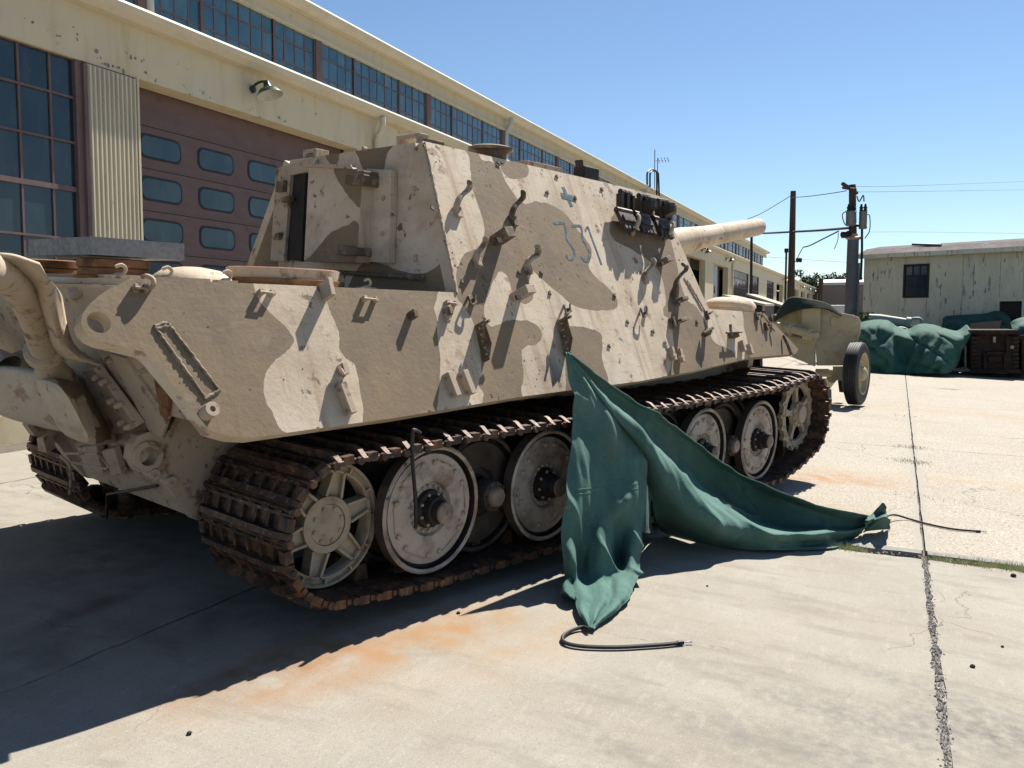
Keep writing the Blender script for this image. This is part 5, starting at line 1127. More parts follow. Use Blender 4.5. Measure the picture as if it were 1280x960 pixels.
# elastic cords
def cord(pts, r, label, hookend):
    P = cr([G(x, y, h_) for x, y, h_ in pts], 6); m = MB(); m.tube(P, r, 8); o = m.build('bungee_cord', RUBBER, None); o.matrix_world = MT; tag(o, label, 'cord')
    hk = MB(); e = P[-1]; d = (P[-1] - P[-2]).normalized(); s_ = d.cross(Vector((0, 0, 1)))
    hk.tube(cr([e - d * .01, e + d * .02, e + d * .045 + s_ * .015, e + d * .055 - s_ * .010, e + d * .035 - s_ * .022] if hookend else [e - d * .01, e + d * .03 + s_ * .004, e + d * .05 + s_ * .012, e + d * .056, e + d * .03 - s_ * .004], 4), .0028, 6)
    hk.build('wire_hook', ZINC, o); f = MB(); f.tube([e - d * .03, e + d * .004], r * 1.25, 8); f.build('ferrule', RUBBER, o); return o
cord([(737, 786, .03), (728, 784, .02), (712, 789, .016), (703, 797, .015), (708, 804, .015), (730, 808, .015), (770, 809, .015), (810, 807, .015), (836, 805, .015), (853, 803, .015)], .0105, 'thick black elastic cord curling on the concrete below the pale foot of the tarpaulin', False)
cord([(1106, 646, .06), (1118, 643.5, .05), (1135, 648, .015), (1160, 655, .012), (1190, 661, .012), (1216, 663.5, .012), (1225, 664, .012)], .0085, 'black elastic cord running right from the tied end of the tarpaulin across the long joint', True)

# ------------------------------------------------------------------ field gun beyond the bow
def hX(px, py, X): return hx(px, py, X, False)
XG = 17.9
gun = empty('field_gun', (XG, hX(1060, 470, XG).y, gz(.8))); GO = gun.location.copy()
tag(gun, 'sand yellow field gun with a flat shield and ribbed tyre beyond the bow', 'field gun')
def gp(px, py, X): return hX(px, py, X) - GO
m = MB(); m.prism([gp(x, y, XG) for x, y in ((1006, 386), (1026, 384), (1051, 391), (1067, 394), (1074, 397), (1076, 403), (1075.5, 416), (1072, 427), (1066, 440), (1062, 457), (1021, 457), (1019, 430), (1004, 428))], (.05, 0, 0)); m.build('gun_shield', GUNY, gun, 0, bevel=.01)
m = MB(); m.prism([gp(1003, 385, XG - .12), gp(1026, 383.5, XG - .12), gp(1025, 415, XG - .12), gp(1001, 413, XG - .12)], (.1, 0, 0)); m.build('shield_rib', GUNY, gun, 0, bevel=.01)
m = MB(); m.prism([gp(968, 397, XG + .75), gp(984, 388, XG + .4), gp(1004, 384, XG - .02), gp(1003, 428, XG - .02), gp(968, 428, XG + .75)], (.04, 0, 0)); m.build('shield_wing', GUNY, gun, 0)
for x, y, s_ in ((1044, 402, .10), (1051, 418, .07)): m = MB(); m.box(gp(x, y, XG - .015), (.02, s_ * 1.6, s_ * 1.8)); m.build('shield_plate', GUNY, gun, 0, bevel=.004)
m = MB()
for x, y in ((1049, 393), (1061, 396), (1070, 399), (1073, 410), (1071, 421), (1063, 421), (1030, 440), (1066, 410)): m.lathe(gp(x, y, XG), (-1, 0, 0), [(.025, 0), (.02, .015), (0, .018)], 7)
m.build('shield_rivets', GUNY, gun)
m = MB(); P = [gp(972, 407, XG - .1), gp(990, 411.5, XG - .25), gp(1021, 420.5, XG - .5)]; m.tube(P, [.075, .08, .08], 16); m.build('recuperator', GUNY, gun)
m = MB(); m.tube([gp(988, 411, XG - .24), gp(990.5, 411.6, XG - .26)], .115, 16); m.tube([gp(1012, 418, XG - .42), gp(1014, 418.6, XG - .44)], .115, 16); m.build('tube_band', GUNY, gun)
m = MB(); m.tube([gp(978, 420, XG + .1), gp(1019, 428, XG - .35)], .05, 10); m.prism([gp(985, 418, XG - .05), gp(1018, 424, XG - .05), gp(1018, 458, XG - .05), gp(990, 446, XG - .05)], (.3, 0, 0)); m.tube([gp(1005, 421, XG - .4), gp(1018, 424, XG - .5)], .06, 10); m.build('cradle', GUNY, gun, 40)
m = MB(); m.prism([gp(x, y, XG - .05) for x, y in ((1041, 458), (1061, 458), (1061, 474), (1056, 476), (1041, 475))], (.25, 0, 0)); m.tube([gp(1020, 466, XG + .2), gp(1075, 466, XG + .1)], .08, 12); m.build('axle', GUNY, gun, 40)
m = MB(); m.prism([gp(x, y, XG + .3) for x, y in ((1047, 474), (1058, 474), (1057, 491), (1049, 490))], (.1, 0, 0)); m.build('axle_stop', DARK, gun, 0)
def gun_wheel(c, ax):
    ax = Vector(ax).normalized()
    t = MB(); prof_ = [(.40, .02), (.50, -.01), (.575, .03)]
    for k in range(5): h0 = .03 + k * .042; prof_ += [(.600, h0), (.600, h0 + .030), (.586, h0 + .033), (.586, h0 + .041)]
    prof_ += [(.575, .25), (.50, .27), (.40, .25)]
    t.lathe(c - ax * .17, ax, prof_, 44, caps=False); wo = t.build('wheel', RUBBER, gun, 30)
    r_ = MB(); r_.lathe(c - ax * .17, ax, [(.40, .24), (.405, .265), (.37, .26), (.34, .18), (.20, .16), (.15, .20), (.12, .28), (.06, .32), (0, .325)], 32, caps=False)
    for k in range(8): a = k * math.pi / 4; u = Vector((0, 0, 1)); v = ax.cross(u); r_.lathe(c - ax * .17 + ax * .165 + (u * math.cos(a) + v * math.sin(a)) * .24, ax, [(.018, 0), (.016, .02)], 6)
    r_.build('wheel_rim', GUNY, wo, 35)
wc = gp(1073.5, 467, XG - .3); gun_wheel(wc, (-.19, -.98, 0))
gun_wheel(wc + Vector((.2, 2.1, .05)), (.1, .99, 0))
m = MB(); m.tube([Vector((.2, .3, .5)), Vector((3.4, .6, .12))], .10, 10); m.tube([Vector((.2, 1.3, .5)), Vector((3.4, 1.6, .12))], .10, 10); m.build('trail', GUNY, gun)
cv = MB()
ridge = loft([[gp(968, 398, XG + .6), gp(980, 380, XG + .3), gp(990, 371.5, XG + .1), gp(1010, 374, XG - .1), gp(1034, 380, XG - .15), gp(1051, 392, XG - .1)],
              [gp(971, 397, XG + 1.2), gp(986, 381, XG + 1.2), gp(1000, 375, XG + 1.2), gp(1018, 377, XG + 1.2), gp(1038, 383, XG + 1.2), gp(1053, 391, XG + 1.2)]], 5, 6)
drop = loft([[gp(968, 398, XG + .6), gp(980, 380, XG + .3), gp(990, 371.5, XG + .1), gp(1010, 374, XG - .1), gp(1034, 380, XG - .15), gp(1051, 392, XG - .1)],
              [gp(968, 400, XG + .5), gp(978, 390, XG + .2), gp(990, 384, XG - .05), gp(1008, 381, XG - .2), gp(1032, 384, XG - .22), gp(1052, 394, XG - .15)],
              [gp(969, 402, XG + .48), gp(978, 396, XG + .15), gp(988, 391, XG - .1), gp(1005, 386.5, XG - .25), gp(1028, 386, XG - .27), gp(1052, 395.5, XG - .18)]], 5, 6)
sheet(ridge, 0, cv); sheet(drop, 0, cv); o = cv.build('canvas_cover', CANVD, None, 60, loc=GO); sd_ = o.modifiers.new('cloth thickness', 'SOLIDIFY'); sd_.thickness = .02
tag(o, 'green canvas cover peaked over the top of the yellow gun shield', 'cover')

# ------------------------------------------------------------------ two flat topped crates behind the bow
PALEY = mat('pale dusty board', (.50, .46, .36), .8, 0, [((.36, .32, .22), 4, .45, .7, .7)], (20, .2, .004), .3)
def open_lid(pts, X, h_, label):
    o = empty('flat_canopy', hX(pts[0][0], pts[0][1], X)); O_ = o.location.copy(); tag(o, label, 'canopy', 'flat canopies behind the bow')
    P = [hX(x, y, X) - O_ for x, y in pts]; P[0] = P[0] + (P[0] - P[1]).normalized() * .35; m = MB(); m.prism([P[0], P[1], P[1] - Vector((0, 0, .05)), P[0] - Vector((0, 0, .05))], (1.6, 0, .02)); m.build('canopy_board', PALEY, o, 0)
    m = MB(); a, c = P[0], P[1]; zz = gz(O_.y) - O_.z
    m.prism([a + Vector((.05, 0, -.055)), c + Vector((.05, 0, -.055)), c + Vector((.05, 0, -h_)), a + Vector((.05, .0, -h_))], (1.5, 0, 0)); m.build('side_panel', DARK, o, 0)
    m = MB()
    for lx in (.1, 1.3): m = MB(); m.bb(lx, lx + .1, a.y - .12, a.y - .02, zz, -.2); m.build('leg', DARK, o, 0)
open_lid(((922, 372.5), (956, 380)), 19.5, .42, 'left of two dark canopies with a pale front edge, just above the hatch dome')
open_lid(((950, 372.5), (978, 381.5)), 21.5, .5, 'right of two dark canopies with a pale front edge, beside the canvas peak')

# ------------------------------------------------------------------ covered vehicles in front of the old shed
XV = 29.5
def mound(name, rows, label, m_=CANVF, back=2.6, cat='tarpaulin', rum=.10):
    rows3 = [[hX(x, y, X) for x, y, X in r] for r in rows]
    o0 = rows3[0][0]; O_ = Vector((XV, o0.y, gz(o0.y)))
    rows3 = [[p - O_ for p in r] for r in rows3]
    top = rows3[0]; bk = [p + Vector((back, 0, .05)) for p in top]; bk2 = [Vector((p.x, p.y, 0)) for p in bk]
    g_ = loft([bk2, bk] + rows3, 9, 10)
    out = []
    for r in g_: out.append([p + Vector((-1, .2, -.05)) * ((min((lambda v: v[1] - v[0])(mnoise.voronoi(Vector((p.y * 1.5 + p.z * .8, p.z * .9 - p.y * .3, p.x * .7 + 4)))[0]), .6) - .25) * rum * .7 - rum * .9 * max(0, 1 - 2.2 * abs(math.sin(1.5 * p.y + 1.25 * p.z + .35 * p.z * p.z + 1.1 * mnoise.noise((p.y * .7, p.z * .7, 2))))) ** 1.5 + mnoise.noise((p.y * 1.3, p.z * 1.0, p.x * .5)) * rum * 1.2 + max(0, .75 - abs(mnoise.noise((p.y * 1.9 + p.z * .9, p.z * .5, 3))) * 3.2) * rum * 1.5 - max(0, .6 - abs(mnoise.noise((p.y * 1.2 - p.z * 1.2, p.z * .7, 9))) * 3) * rum * 1.3) for p in r])
    mb = MB(); sheet(out, 0, mb)
    for r in (0, -1):
        e = [row[r] for row in out]; n0 = len(e)
    ml = [row[0] for row in out]; mr = [row[-1] for row in out]
    o = mb.build(name, m_, None, 60, loc=O_); sd__ = o.modifiers.new('cloth thickness', 'SOLIDIFY'); sd__.thickness = .03
    return tag(o, label, cat), O_
mound('tarpaulin', [[(1070, 412, 30.6), (1078, 409, 29.9), (1095, 407, 29.6), (1108, 408, 29.5), (1118, 414, 29.5), (1134, 419, 29.5), (1150, 413, 29.5), (1166, 413, 29.5), (1184, 418, 29.5), (1200, 421, 29.7), (1214, 413, 30.2)],
    [(1070, 425, 30.4), (1080, 425, 29.3), (1096, 424, 29.0), (1110, 426, 28.9), (1124, 432, 29.2), (1140, 434, 29.0), (1156, 432, 28.9), (1172, 432, 28.9), (1186, 434, 28.9), (1198, 434, 29.3), (1208, 428, 30.0)],
    [(1070, 446, 30.4), (1082, 448, 29.0), (1098, 448, 28.7), (1114, 450, 28.6), (1130, 454, 28.9), (1146, 456, 28.7), (1162, 456, 28.5), (1178, 453, 28.5), (1190, 450, 28.8), (1197, 444, 29.3), (1201, 438, 29.8)],
    [(1070, 466, 30.4), (1084, 467, 28.9), (1100, 467, 28.6), (1118, 467, 28.5), (1134, 467, 28.7), (1150, 467, 28.5), (1166, 467, 28.4), (1180, 467, 28.5), (1188, 464, 28.8), (1194, 458, 29.2), (1198, 450, 29.7)]],
    'large green canvas over a low vehicle, hanging in folds to the ground', back=2.4, rum=.13)
mound('tarpaulin', [[(1180, 404, 34.2), (1186, 402, 34), (1200, 401, 34), (1215, 400, 34), (1235, 399, 34), (1248, 396, 34), (1260, 398, 34.2), (1264, 404, 34.6)],
    [(1182, 412, 34), (1192, 409, 33.6), (1204, 412, 33.4), (1218, 408, 33.8), (1236, 410, 34), (1250, 406, 33.8), (1260, 408, 34), (1266, 414, 34.4)],
    [(1184, 432, 34), (1194, 432, 33.6), (1206, 432, 33.4), (1220, 432, 33.8), (1236, 432, 34), (1250, 432, 33.8), (1262, 432, 34), (1268, 432, 34.4)]],
    'green canvas draped behind the rusty hull, below the shed door', back=1.5, rum=.10)
mound('tarpaulin', [[(1266, 412, 31.0), (1272, 408, 30.8), (1282, 405, 30.8), (1294, 404, 30.8)], [(1264, 421, 30.8), (1273, 420, 30.6), (1284, 420, 30.6), (1296, 420, 30.6)], [(1266, 428, 30.8), (1275, 428, 30.6), (1286, 428, 30.6), (1298, 428, 30.6)]],
    'crumpled end of a green canvas cut off by the right edge of the photo', back=1.2, rum=.12)
BRD = mat('pinkish plywood', (.42, .27, .19), .8, 0, [((.52, .38, .28), 3, .45, .7, .6), ((.30, .18, .12), 6, .55, .75, .5)], (20, .2, .004), .3)
m = MB(); P = [hX(x, y, 33.2) for x, y in ((1213, 404), (1252, 400.5), (1249, 414), (1212, 414))]; m.prism([p - P[3] for p in P], (.04, 0, 0)); o = m.build('plywood_board', BRD, None, 0, loc=P[3]); tag(o, 'pinkish plywood board leaning on the green canvas above the rusty hull', 'board')
RUSTV = mat('dark rusted armour', (.040, .027, .022), .85, .1, [((.10, .06, .045), 3, .45, .68, .7), ((.02, .014, .012), 5, .5, .7, .7), ((.16, .12, .10), 9, .66, .74, .6)], (14, .6, .02), .3)
XR = 29.9
p0 = hX(1213, 466, XR); rv = empty('rusted_hull', (XR, p0.y, gz(p0.y))); O_ = rv.location.copy(); tag(rv, 'dark rusted armoured hull with a bolted top lip beside the large canvas', 'armoured hull')
def rp_(x, y, X=XR): return hX(x, y, X) - O_
def rbox(m, x0, y0, x1, y1, X, d): m.prism([rp_(x0, y0, X), rp_(x1, y0, X), rp_(x1, y1, X), rp_(x0, y1, X)], (d, 0, 0)); return m
rbox(MB(), 1215, 414, 1272, 464, XR + .25, 2.4).build('body', RUSTV, rv, 0)
rbox(MB(), 1211, 412.5, 1274, 417.5, XR, 2.6).build('top_lip', RUSTV, rv, 0)
m = MB()
for x in (1216, 1224, 1232, 1240, 1248, 1256, 1264, 1271): m.lathe(rp_(x, 414.5, XR), (-1, 0, 0), [(.035, 0), (.03, .03)], 6)
m.build('lip_bolts', RUSTV, rv)['kind'] = 'stuff'
rbox(MB(), 1213, 420, 1226, 462, XR + .1, .3).build('track_guard', RUSTV, rv, 0); rbox(MB(), 1258, 420, 1272, 462, XR + .1, .3).build('track_guard', RUSTV, rv, 0)
m = MB(); rbox(m, 1231, 440, 1256, 442.5, XR + .12, .2); rbox(m, 1230, 440, 1233, 462, XR + .12, .2); rbox(m, 1255, 440, 1258, 462, XR + .12, .2); rbox(m, 1214, 462, 1276, 466.5, XR - .05, .4); m.build('frame_bar', RUSTV, rv, 0)
rbox(MB(), 1236, 446, 1252, 452, XR + .18, .1).build('vent_plate', RUSTV, rv, 0)
m = MB(); m.tube([rp_(1243, 421, XR + .05), rp_(1243, 428, XR + .05)], .04, 8); m.build('fitting', SANDP, rv); m = MB(); m.lathe(rp_(1265, 434, XR), (-1, 0, 0), [(.06, 0), (.05, .03)], 8); m.build('fitting', SANDP, rv)
for yy in (1214.5, 1266):
    m = MB()
    for k in range(9): rbox(m, yy, 421 + k * 5, yy + 8, 424.5 + k * 5, XR + .02, .1)
    m.build('track_shoe', RUSTV, rv, 0)
p0 = hX(1277, 466, XR + .3); rv2 = empty('rusted_hull', (XR + .3, p0.y, gz(p0.y))); O_ = rv2.location.copy(); tag(rv2, 'second dark hull mostly outside the frame, with its brown edge at the far right', 'armoured hull')
rbox(MB(), 1277, 422, 1300, 464, XR + .4, 2.0).build('body', RUSTV, rv2, 0); rbox(MB(), 1275, 419, 1301, 424, XR + .3, 2.1).build('top_lip', RUSTV, rv2, 0); rbox(MB(), 1277, 462, 1300, 467.5, XR + .35, .3).build('frame_bar', RUSTV, rv2, 0)
# the barrel and ring seen above the canvas
GREYG = mat('pale grey green paint', (.40, .41, .36), .6, 0, [((.50, .50, .45), 4, .45, .7, .6), ((.28, .24, .18), 7, .6, .75, .6)], (20, .2, .004), .3)
XB = 32.5
p0 = hX(1090, 400, XB); gb = empty('covered_gun', (XB, p0.y, gz(p0.y))); O_ = gb.location.copy(); tag(gb, 'pale gun tube lying level above the green canvas mound, left of the shed window', 'gun')
m = MB(); m.tube([rp_(1086, 398, XB), rp_(1100, 399, XB), rp_(1132, 403, XB), rp_(1133, 403, XB - .01), rp_(1138, 403.5, XB)], [.16, .17, .14, .19, .19], 16); m.build('gun_tube', GREYG, gb)
m = MB(); m.tube([rp_(1132, 407, XB), rp_(1128, 414, XB), rp_(1127, 422, XB)], .08, 8); m.tube(cr([rp_(1136, 406, XB), rp_(1137, 400, XB), rp_(1144, 398, XB), rp_(1151, 399, XB), rp_(1152, 405, XB), rp_(1148, 410, XB)], 4), .05, 8); m.build('gun_cradle', GREYG, gb)
m = MB(); m.tube(cr([rp_(1112, 416, XB - 1.0), rp_(1120, 411, XB - 1.0), rp_(1130, 411, XB - 1.0), rp_(1138, 416, XB - 1.0)], 5), .06, 8); m.build('hand_wheel', GREYG, gb)
m = MB(); m.prism([rp_(1085, 404, XB), rp_(1150, 408, XB), rp_(1150, 460, XB), rp_(1085, 460, XB)], (.8, 0, 0)); m.build('carriage', DARK, gb, 0)

# ------------------------------------------------------------------ old shed at the right
SHEDM = mat('peeling cream boards', (.92, .88, .68), .8, 0, [((.72, .68, .52), 1.0, .45, .7, .6, (1, 1, .3)), ((.55, .58, .56), 1.6, .55, .78, .5, (1, 1, .25)), ((.12, .13, .13), 4.5, .61, .64, .6, (1.6, 1.6, .25), 9), ((.09, .11, .12), 8, .61, .64, .75, (1.2, 1.2, .3), 9), ((.66, .65, .52), 2.0, .5, .7, .5, (1, 1, .4))], (8, .2, .01), .3)
SHROOF = mat('mottled shingle roof', (.17, .15, .14), .95, 0, [((.28, .25, .24), 2, .45, .65, .7), ((.10, .09, .09), 9, .5, .65, .7)], (12, .6, .03), .2)
XS = 37.0
c0 = hX(1076, 460, XS); sa = R(-22.0); sh = empty('old_shed', (c0.x, c0.y, gz(c0.y)), (0, 0, sa)); tag(sh, 'old cream board shed with peeling paint, a small dark window and a grey shingle roof', 'shed')
SI = Matrix.Rotation(-sa, 3, 'Z'); SO = sh.location.copy()
nS = Matrix.Rotation(sa, 3, 'Z') @ Vector((1, 0, 0))
def ps(px, py, o=0.0):                                   # on the shed's front wall, o metres in front
    p = hit(px, py, nS, nS.dot(SO) - o, False); return SI @ (p - SO)
eL, eR = ps(1078, 322.5), ps(1282, 312); He = (eL.z + ps(1200, 316).z) / 2
W_ = 19.0
wy0, wy1 = ps(1131, 370).y, ps(1158.5, 370).y; wz0, wz1 = ps(1145, 370).z, ps(1145, 332.5).z
dy0, dy1 = ps(1248, 400).y, ps(1277, 400).y; dz1 = ps(1262, 376.5).z
m = MB()
def board_wall(y0, y1, z0, z1, mm=m):
    n = max(1, int(abs(y1 - y0) / 1.22)); 
    for k in range(n):
        a = y0 + (y1 - y0) * k / n; c = y0 + (y1 - y0) * (k + 1) / n
        d_ = MB(); d_.bb(-.01 - .004 * (k % 2), .12, min(a, c) + .006, max(a, c) - .006, z0, z1); d_.build('wall_panel', SHEDM, sh, 0)
ytop = 0
board_wall(0, wy0, -.3, He); board_wall(wy0, wy1, -.3, wz0); board_wall(wy0, wy1, wz1, He); board_wall(wy1, dy0, -.3, He); board_wall(dy0, dy1, dz1, He); board_wall(dy1, -W_, -.3, He)
m = MB(); m.bb(.125, .16, -W_, -.01, -.3, He - .05); m.build('backing', DARK, sh, 0)
m = MB(); m.bb(0, 9, -.12, 0, -.3, He); m.bb(0, 9, -W_ - .12, -W_, -.3, He); m.bb(8.9, 9, -W_, -.12, -.3, He); m.build('end_wall', SHEDM, sh, 0)
rz = ps(1078, 318).z; ov = .35
rf = MB(); pr = [(-ov, He - .02), (-ov, He + .10), (.5, He + .36), (1.8, He + .54), (4.5, He + .66), (7.4, He + .54), (8.5, He + .36), (9 + ov, He + .1), (9 + ov, He - .02), (8.8, He + .02), (.2, He + .02)]
rf.prism([(a, .15, z) for a, z in pr], (0, -W_ - .3, 0)); rf.build('roof', SHROOF, sh, 0)
m = MB(); m.bb(-ov - .03, -ov - .005, -W_ - .2, .18, He - .06, He + .10); m.build('fascia_board', SHEDM, sh, 0)
m = MB(); a = ps(1132, 306); c = ps(1172, 309); m.tube([(.65, a.y, He + .47), (.35, c.y, He + .35)], .05, 8); m.build('roof_pipe', ZINC, sh)
wn = MB(); t = .07
wn.bb(-.04, .05, wy1 - t, wy0 + t, wz1, wz1 + t); wn.bb(-.04, .05, wy1 - t, wy0 + t, wz0 - t, wz0); wn.bb(-.04, .05, wy0, wy0 + t, wz0, wz1); wn.bb(-.04, .05, wy1 - t, wy1, wz0, wz1)
zm = wz0 + (wz1 - wz0) * .68; wn.bb(-.02, .05, wy1, wy0, zm - .03, zm + .03); wn.bb(-.015, .05, wy1, wy0, wz0 + (wz1 - wz0) * .34 - .03, wz0 + (wz1 - wz0) * .34 + .03)
for k in (1, 2): yy = wy0 + (wy1 - wy0) * k / 3; wn.bb(-.012, .05, yy - .02, yy + .02, zm, wz1)
wo = wn.build('window', DARK, sh, 0)
PALEG = glassmat('grey window glass', (.10, .14, .19), .2)
for k in range(3): yy0, yy1 = wy0 + (wy1 - wy0) * k / 3, wy0 + (wy1 - wy0) * (k + 1) / 3; q = MB(); q.bb(.0, .01, yy1 + .03, yy0 - .03, zm + .03, wz1 - .01); q.build('pane', PALEG, wo, 0)
for z0_, z1_ in ((wz0, wz0 + (wz1 - wz0) * .34 - .03), (wz0 + (wz1 - wz0) * .34 + .03, zm - .03)): q = MB(); q.bb(.0, .01, wy1 + .02, wy0 - .02, z0_, z1_); q.build('pane', GLASSD, wo, 0)
q = MB(); q.bb(-.05, .0, dy0, dy0 + .12, -.3, dz1 + .12); q.bb(-.05, 0, dy1 - .12, dy1, -.3, dz1 + .12); q.bb(-.05, .0, dy1, dy0, dz1, dz1 + .12); q.build('door_frame', SHEDM, sh, 0)
q = MB(); q.tube([(-.10, ps(1074, 360).y, -.2), (-.10, ps(1074, 360).y, He - .2)], .05, 8); q.build('drain_pipe', ZINC, sh)

# ------------------------------------------------------------------ far shed, posts, poles, wires, trees
TAN = mat('brown metal siding', (.34, .28, .23), .7, 0, [((.32, .26, .21), 1, .45, .7, .5, (1, 1, .3))], (3, .2, .02), .3)
XF = 105
m = MB(); a = hX(1026, 381, XF); c = hX(1090, 381, XF); t = hX(1040, 356.5, XF)
fs_ = empty('far_shed', (XF, a.y, gz(a.y))); O_ = fs_.location.copy(); tag(fs_, 'long low brown metal shed with a white roof beyond the end of the workshop', 'shed')
m.bb(0, 12, c.y - O_.y - 10, 0, -.4, t.z - O_.z); m.build('wall', TAN, fs_, 0)
m = MB(); m.prism([(-.4, .4, t.z - O_.z), (-.4, .4, t.z - O_.z + .3), (6, .4, t.z - O_.z + .9), (12.4, .4, t.z - O_.z + .3), (12.4, .4, t.z - O_.z)], (0, c.y - O_.y - 11, 0)); m.build('roof', WHITE, fs_, 0)
m = MB(); d0 = hX(1029, 378, XF).y - O_.y; m.bb(-.05, 0, d0 - .5, d0 + .3, -.4, 1.4); m.build('door', DARK, fs_, 0)
WH2 = hX(1026, 382, 80); m = MB(); w0, w1 = hX(1024, 381.5, 80), hX(1062, 390, 80)
m.prism([Vector((0, 0, w0.z - gz(w0.y))), Vector((0, w1.y - w0.y, w0.z - gz(w0.y))), Vector((0, w1.y - w0.y, -.2)), Vector((0, 0, -.2))], (3, 0, 0)); o = m.build('white_trailer', WHITE, None, 0, bevel=.1, loc=(80, w0.y, gz(w0.y))); tag(o, 'low white box body showing in front of the brown metal shed', 'trailer')
POLE = mat('weathered pole timber', (.115, .075, .055), .9, 0, [((.19, .14, .11), 3, .45, .7, .7, (3, 3, .15)), ((.06, .04, .03), 6, .5, .7, .6, (3, 3, .2))], (9, .5, .02, (3, 3, .2)), .2)
STEELP = mat('grey steel sleeve', (.17, .18, .20), .55, .2, [((.12, .12, .13), 2, .45, .7, .6), ((.25, .25, .26), 6, .55, .75, .5)], None, .4)
XP = 46.0
p0, p1 = hX(987.5, 420, XP), hX(988.5, 239, XP); pb = Vector((XP, p0.y, gz(p0.y)))
pole1 = empty('utility_pole', pb); tag(pole1, 'bare brown timber utility pole standing in front of the end of the workshop', 'utility pole')
m = MB(); m.tube([Vector((0, 0, -.2)), Vector((0, .02, (p1.z - pb.z)))], [.21, .135], 12); m.build('pole', POLE, pole1)
q = hX(983.5, 316, XP); m = MB(); m.tube([(-.2, q.y - pb.y, 0), (-.2, q.y - pb.y, q.z - pb.z)], .05, 8); m.tube([(-.2, q.y - pb.y, q.z - pb.z), (-.2, q.y - pb.y, q.z - pb.z + .2)], .1, 8); m.build('conduit', DARK, pole1)
m = MB()
for k in range(4): q = hX(992.5, 304 + k * 3.6, XP); m.lathe(q - pb, (0, 0, 1), [(.03, -.04), (.06, 0), (.03, .04)], 8)
m.build('insulator', ZINC, pole1)
XQ = 36.0
p0 = hX(1064, 420, XQ); pb2 = Vector((XQ, p0.y, gz(p0.y)))
pole2 = empty('utility_pole', pb2); tag(pole2, 'utility pole with two grey transformers, its foot in a round grey sleeve', 'utility pole')
def pq(x, y, X=XQ): return hX(x, y, X) - pb2
m = MB(); zt_ = pq(1066, 299).z; m.tube([Vector((0, pq(1063, 392).y, -.2)), Vector((0, pq(1066.5, 299).y, zt_))], [.245, .21], 20); m.build('steel_sleeve', STEELP, pole2)
m = MB(); m.lathe((0, pq(1067, 298).y, zt_), (0, 0, 1), [(.2, -.03), (.26, 0), (.31, .05), (.16, .12), (.15, .2)], 20); m.build('sleeve_cap', SANDP, pole2)
m = MB(); yp = pq(1064.5, 260).y; m.tube([Vector((0, pq(1066, 299).y, zt_)), Vector((0, yp, pq(1064.5, 231).z))], [.15, .125], 12); m.build('pole', POLE, pole2)
m = MB(); z_ = pq(1064, 237).z; a = pq(1055, 233); c = pq(1070, 239); m.tube([Vector((-.7, a.y, a.z)), Vector((.5, c.y, c.z))], .08, 6); m.tube([Vector((.3, a.y + .05, a.z)), Vector((-.5, c.y, c.z))], .06, 6); m.build('crossarm', POLE, pole2)
for x0, x1, y0, y1, X in ((1057.5, 1070, 265, 282, XQ - .35), (1074, 1083.5, 265, 286, XQ - .1)):
    a, c = pq(x0, y0, X), pq(x1, y1, X); r_ = abs(a.y - c.y) / 2; m = MB(); m.lathe((X - XQ, (a.y + c.y) / 2, c.z), (0, 0, 1), [(r_ * .9, 0), (r_, .04), (r_, a.z - c.z - .05), (r_ * 1.06, a.z - c.z - .03), (r_ * 1.06, a.z - c.z), (r_ * .5, a.z - c.z + .06)], 16); t_ = m.build('transformer', ZINC, pole2)
    m = MB()
    for dx in (-.5, .5): m.lathe((X - XQ, (a.y + c.y) / 2 + dx * r_, a.z), (0, 0, 1), [(.05, 0), (.08, .06), (.05, .10), (.08, .16), (.05, .20), (.03, .3)], 8)
    m.build('bushing', DARK, t_)
m = MB(); m.tube([Vector((-.1, yp, pq(1070, 280).z)), Vector((-.1, pq(1084, 282).y, pq(1070, 285).z))], .06, 6); m.tube(cr([pq(1071, 245), pq(1074, 252), pq(1079, 244), pq(1080, 252)], 4), .025, 5); m.tube(cr([pq(1058, 264), pq(1053, 268), pq(1055, 278), pq(1058, 282)], 4), .02, 5); m.tube(cr([pq(1083, 268), pq(1087, 270), pq(1087, 288), pq(1081, 298)], 4), .02, 5)
m.tube([pq(1077.5, 286), pq(1077.5, 312), pq(1076, 350)], .05, 6); m.lathe(pq(1059, 293), (0, 1, 0), [(.05, -.25), (.14, -.2), (.14, .2), (.05, .25)], 8); m.build('pole_wiring', DARK, pole2)
def wire(label, pts, r=.018):
    P = [hX(x, y, X) for x, y, X in pts]; o0 = P[0]; m = MB(); m.tube([p - o0 for p in cr(P, 6)], r, 5); o = m.build('wire', DARK, None, loc=o0); tag(o, label, 'wire'); return o
wire('thin wire rising from behind the gun muzzle to the bare pole', [(934, 274, 52), (950, 267.5, 50), (970, 256, 48), (988, 245, XP)])
wire('thin wire sagging between the bare pole and the crossarm pole', [(988, 247, XP), (1010, 245.5, 42), (1040, 241.5, 38.5), (1058, 238.5, XQ)])
wire('thick black cable running level from behind the muzzle to the transformer pole', [(938, 292, 56), (960, 291.5, 51), (988, 290, XP), (1025, 288, 41), (1062, 285, XQ)], .055)
wire('slack service wire from the transformer pole down to the bare pole', [(1048, 289, XQ), (1030, 298, 39), (1012, 307, 42), (1004, 309, 43.5)], .03)
wire('short loop of wire hanging beside the bare pole', [(1004, 309, 43.5), (999, 318, 44.5), (996, 325, 45.2), (993, 328, XP)], .02)
wire('thin tail of wire hanging under the slack service wire', [(1048, 291, XQ), (1047, 301, 36.5), (1043, 311, 37)], .015)
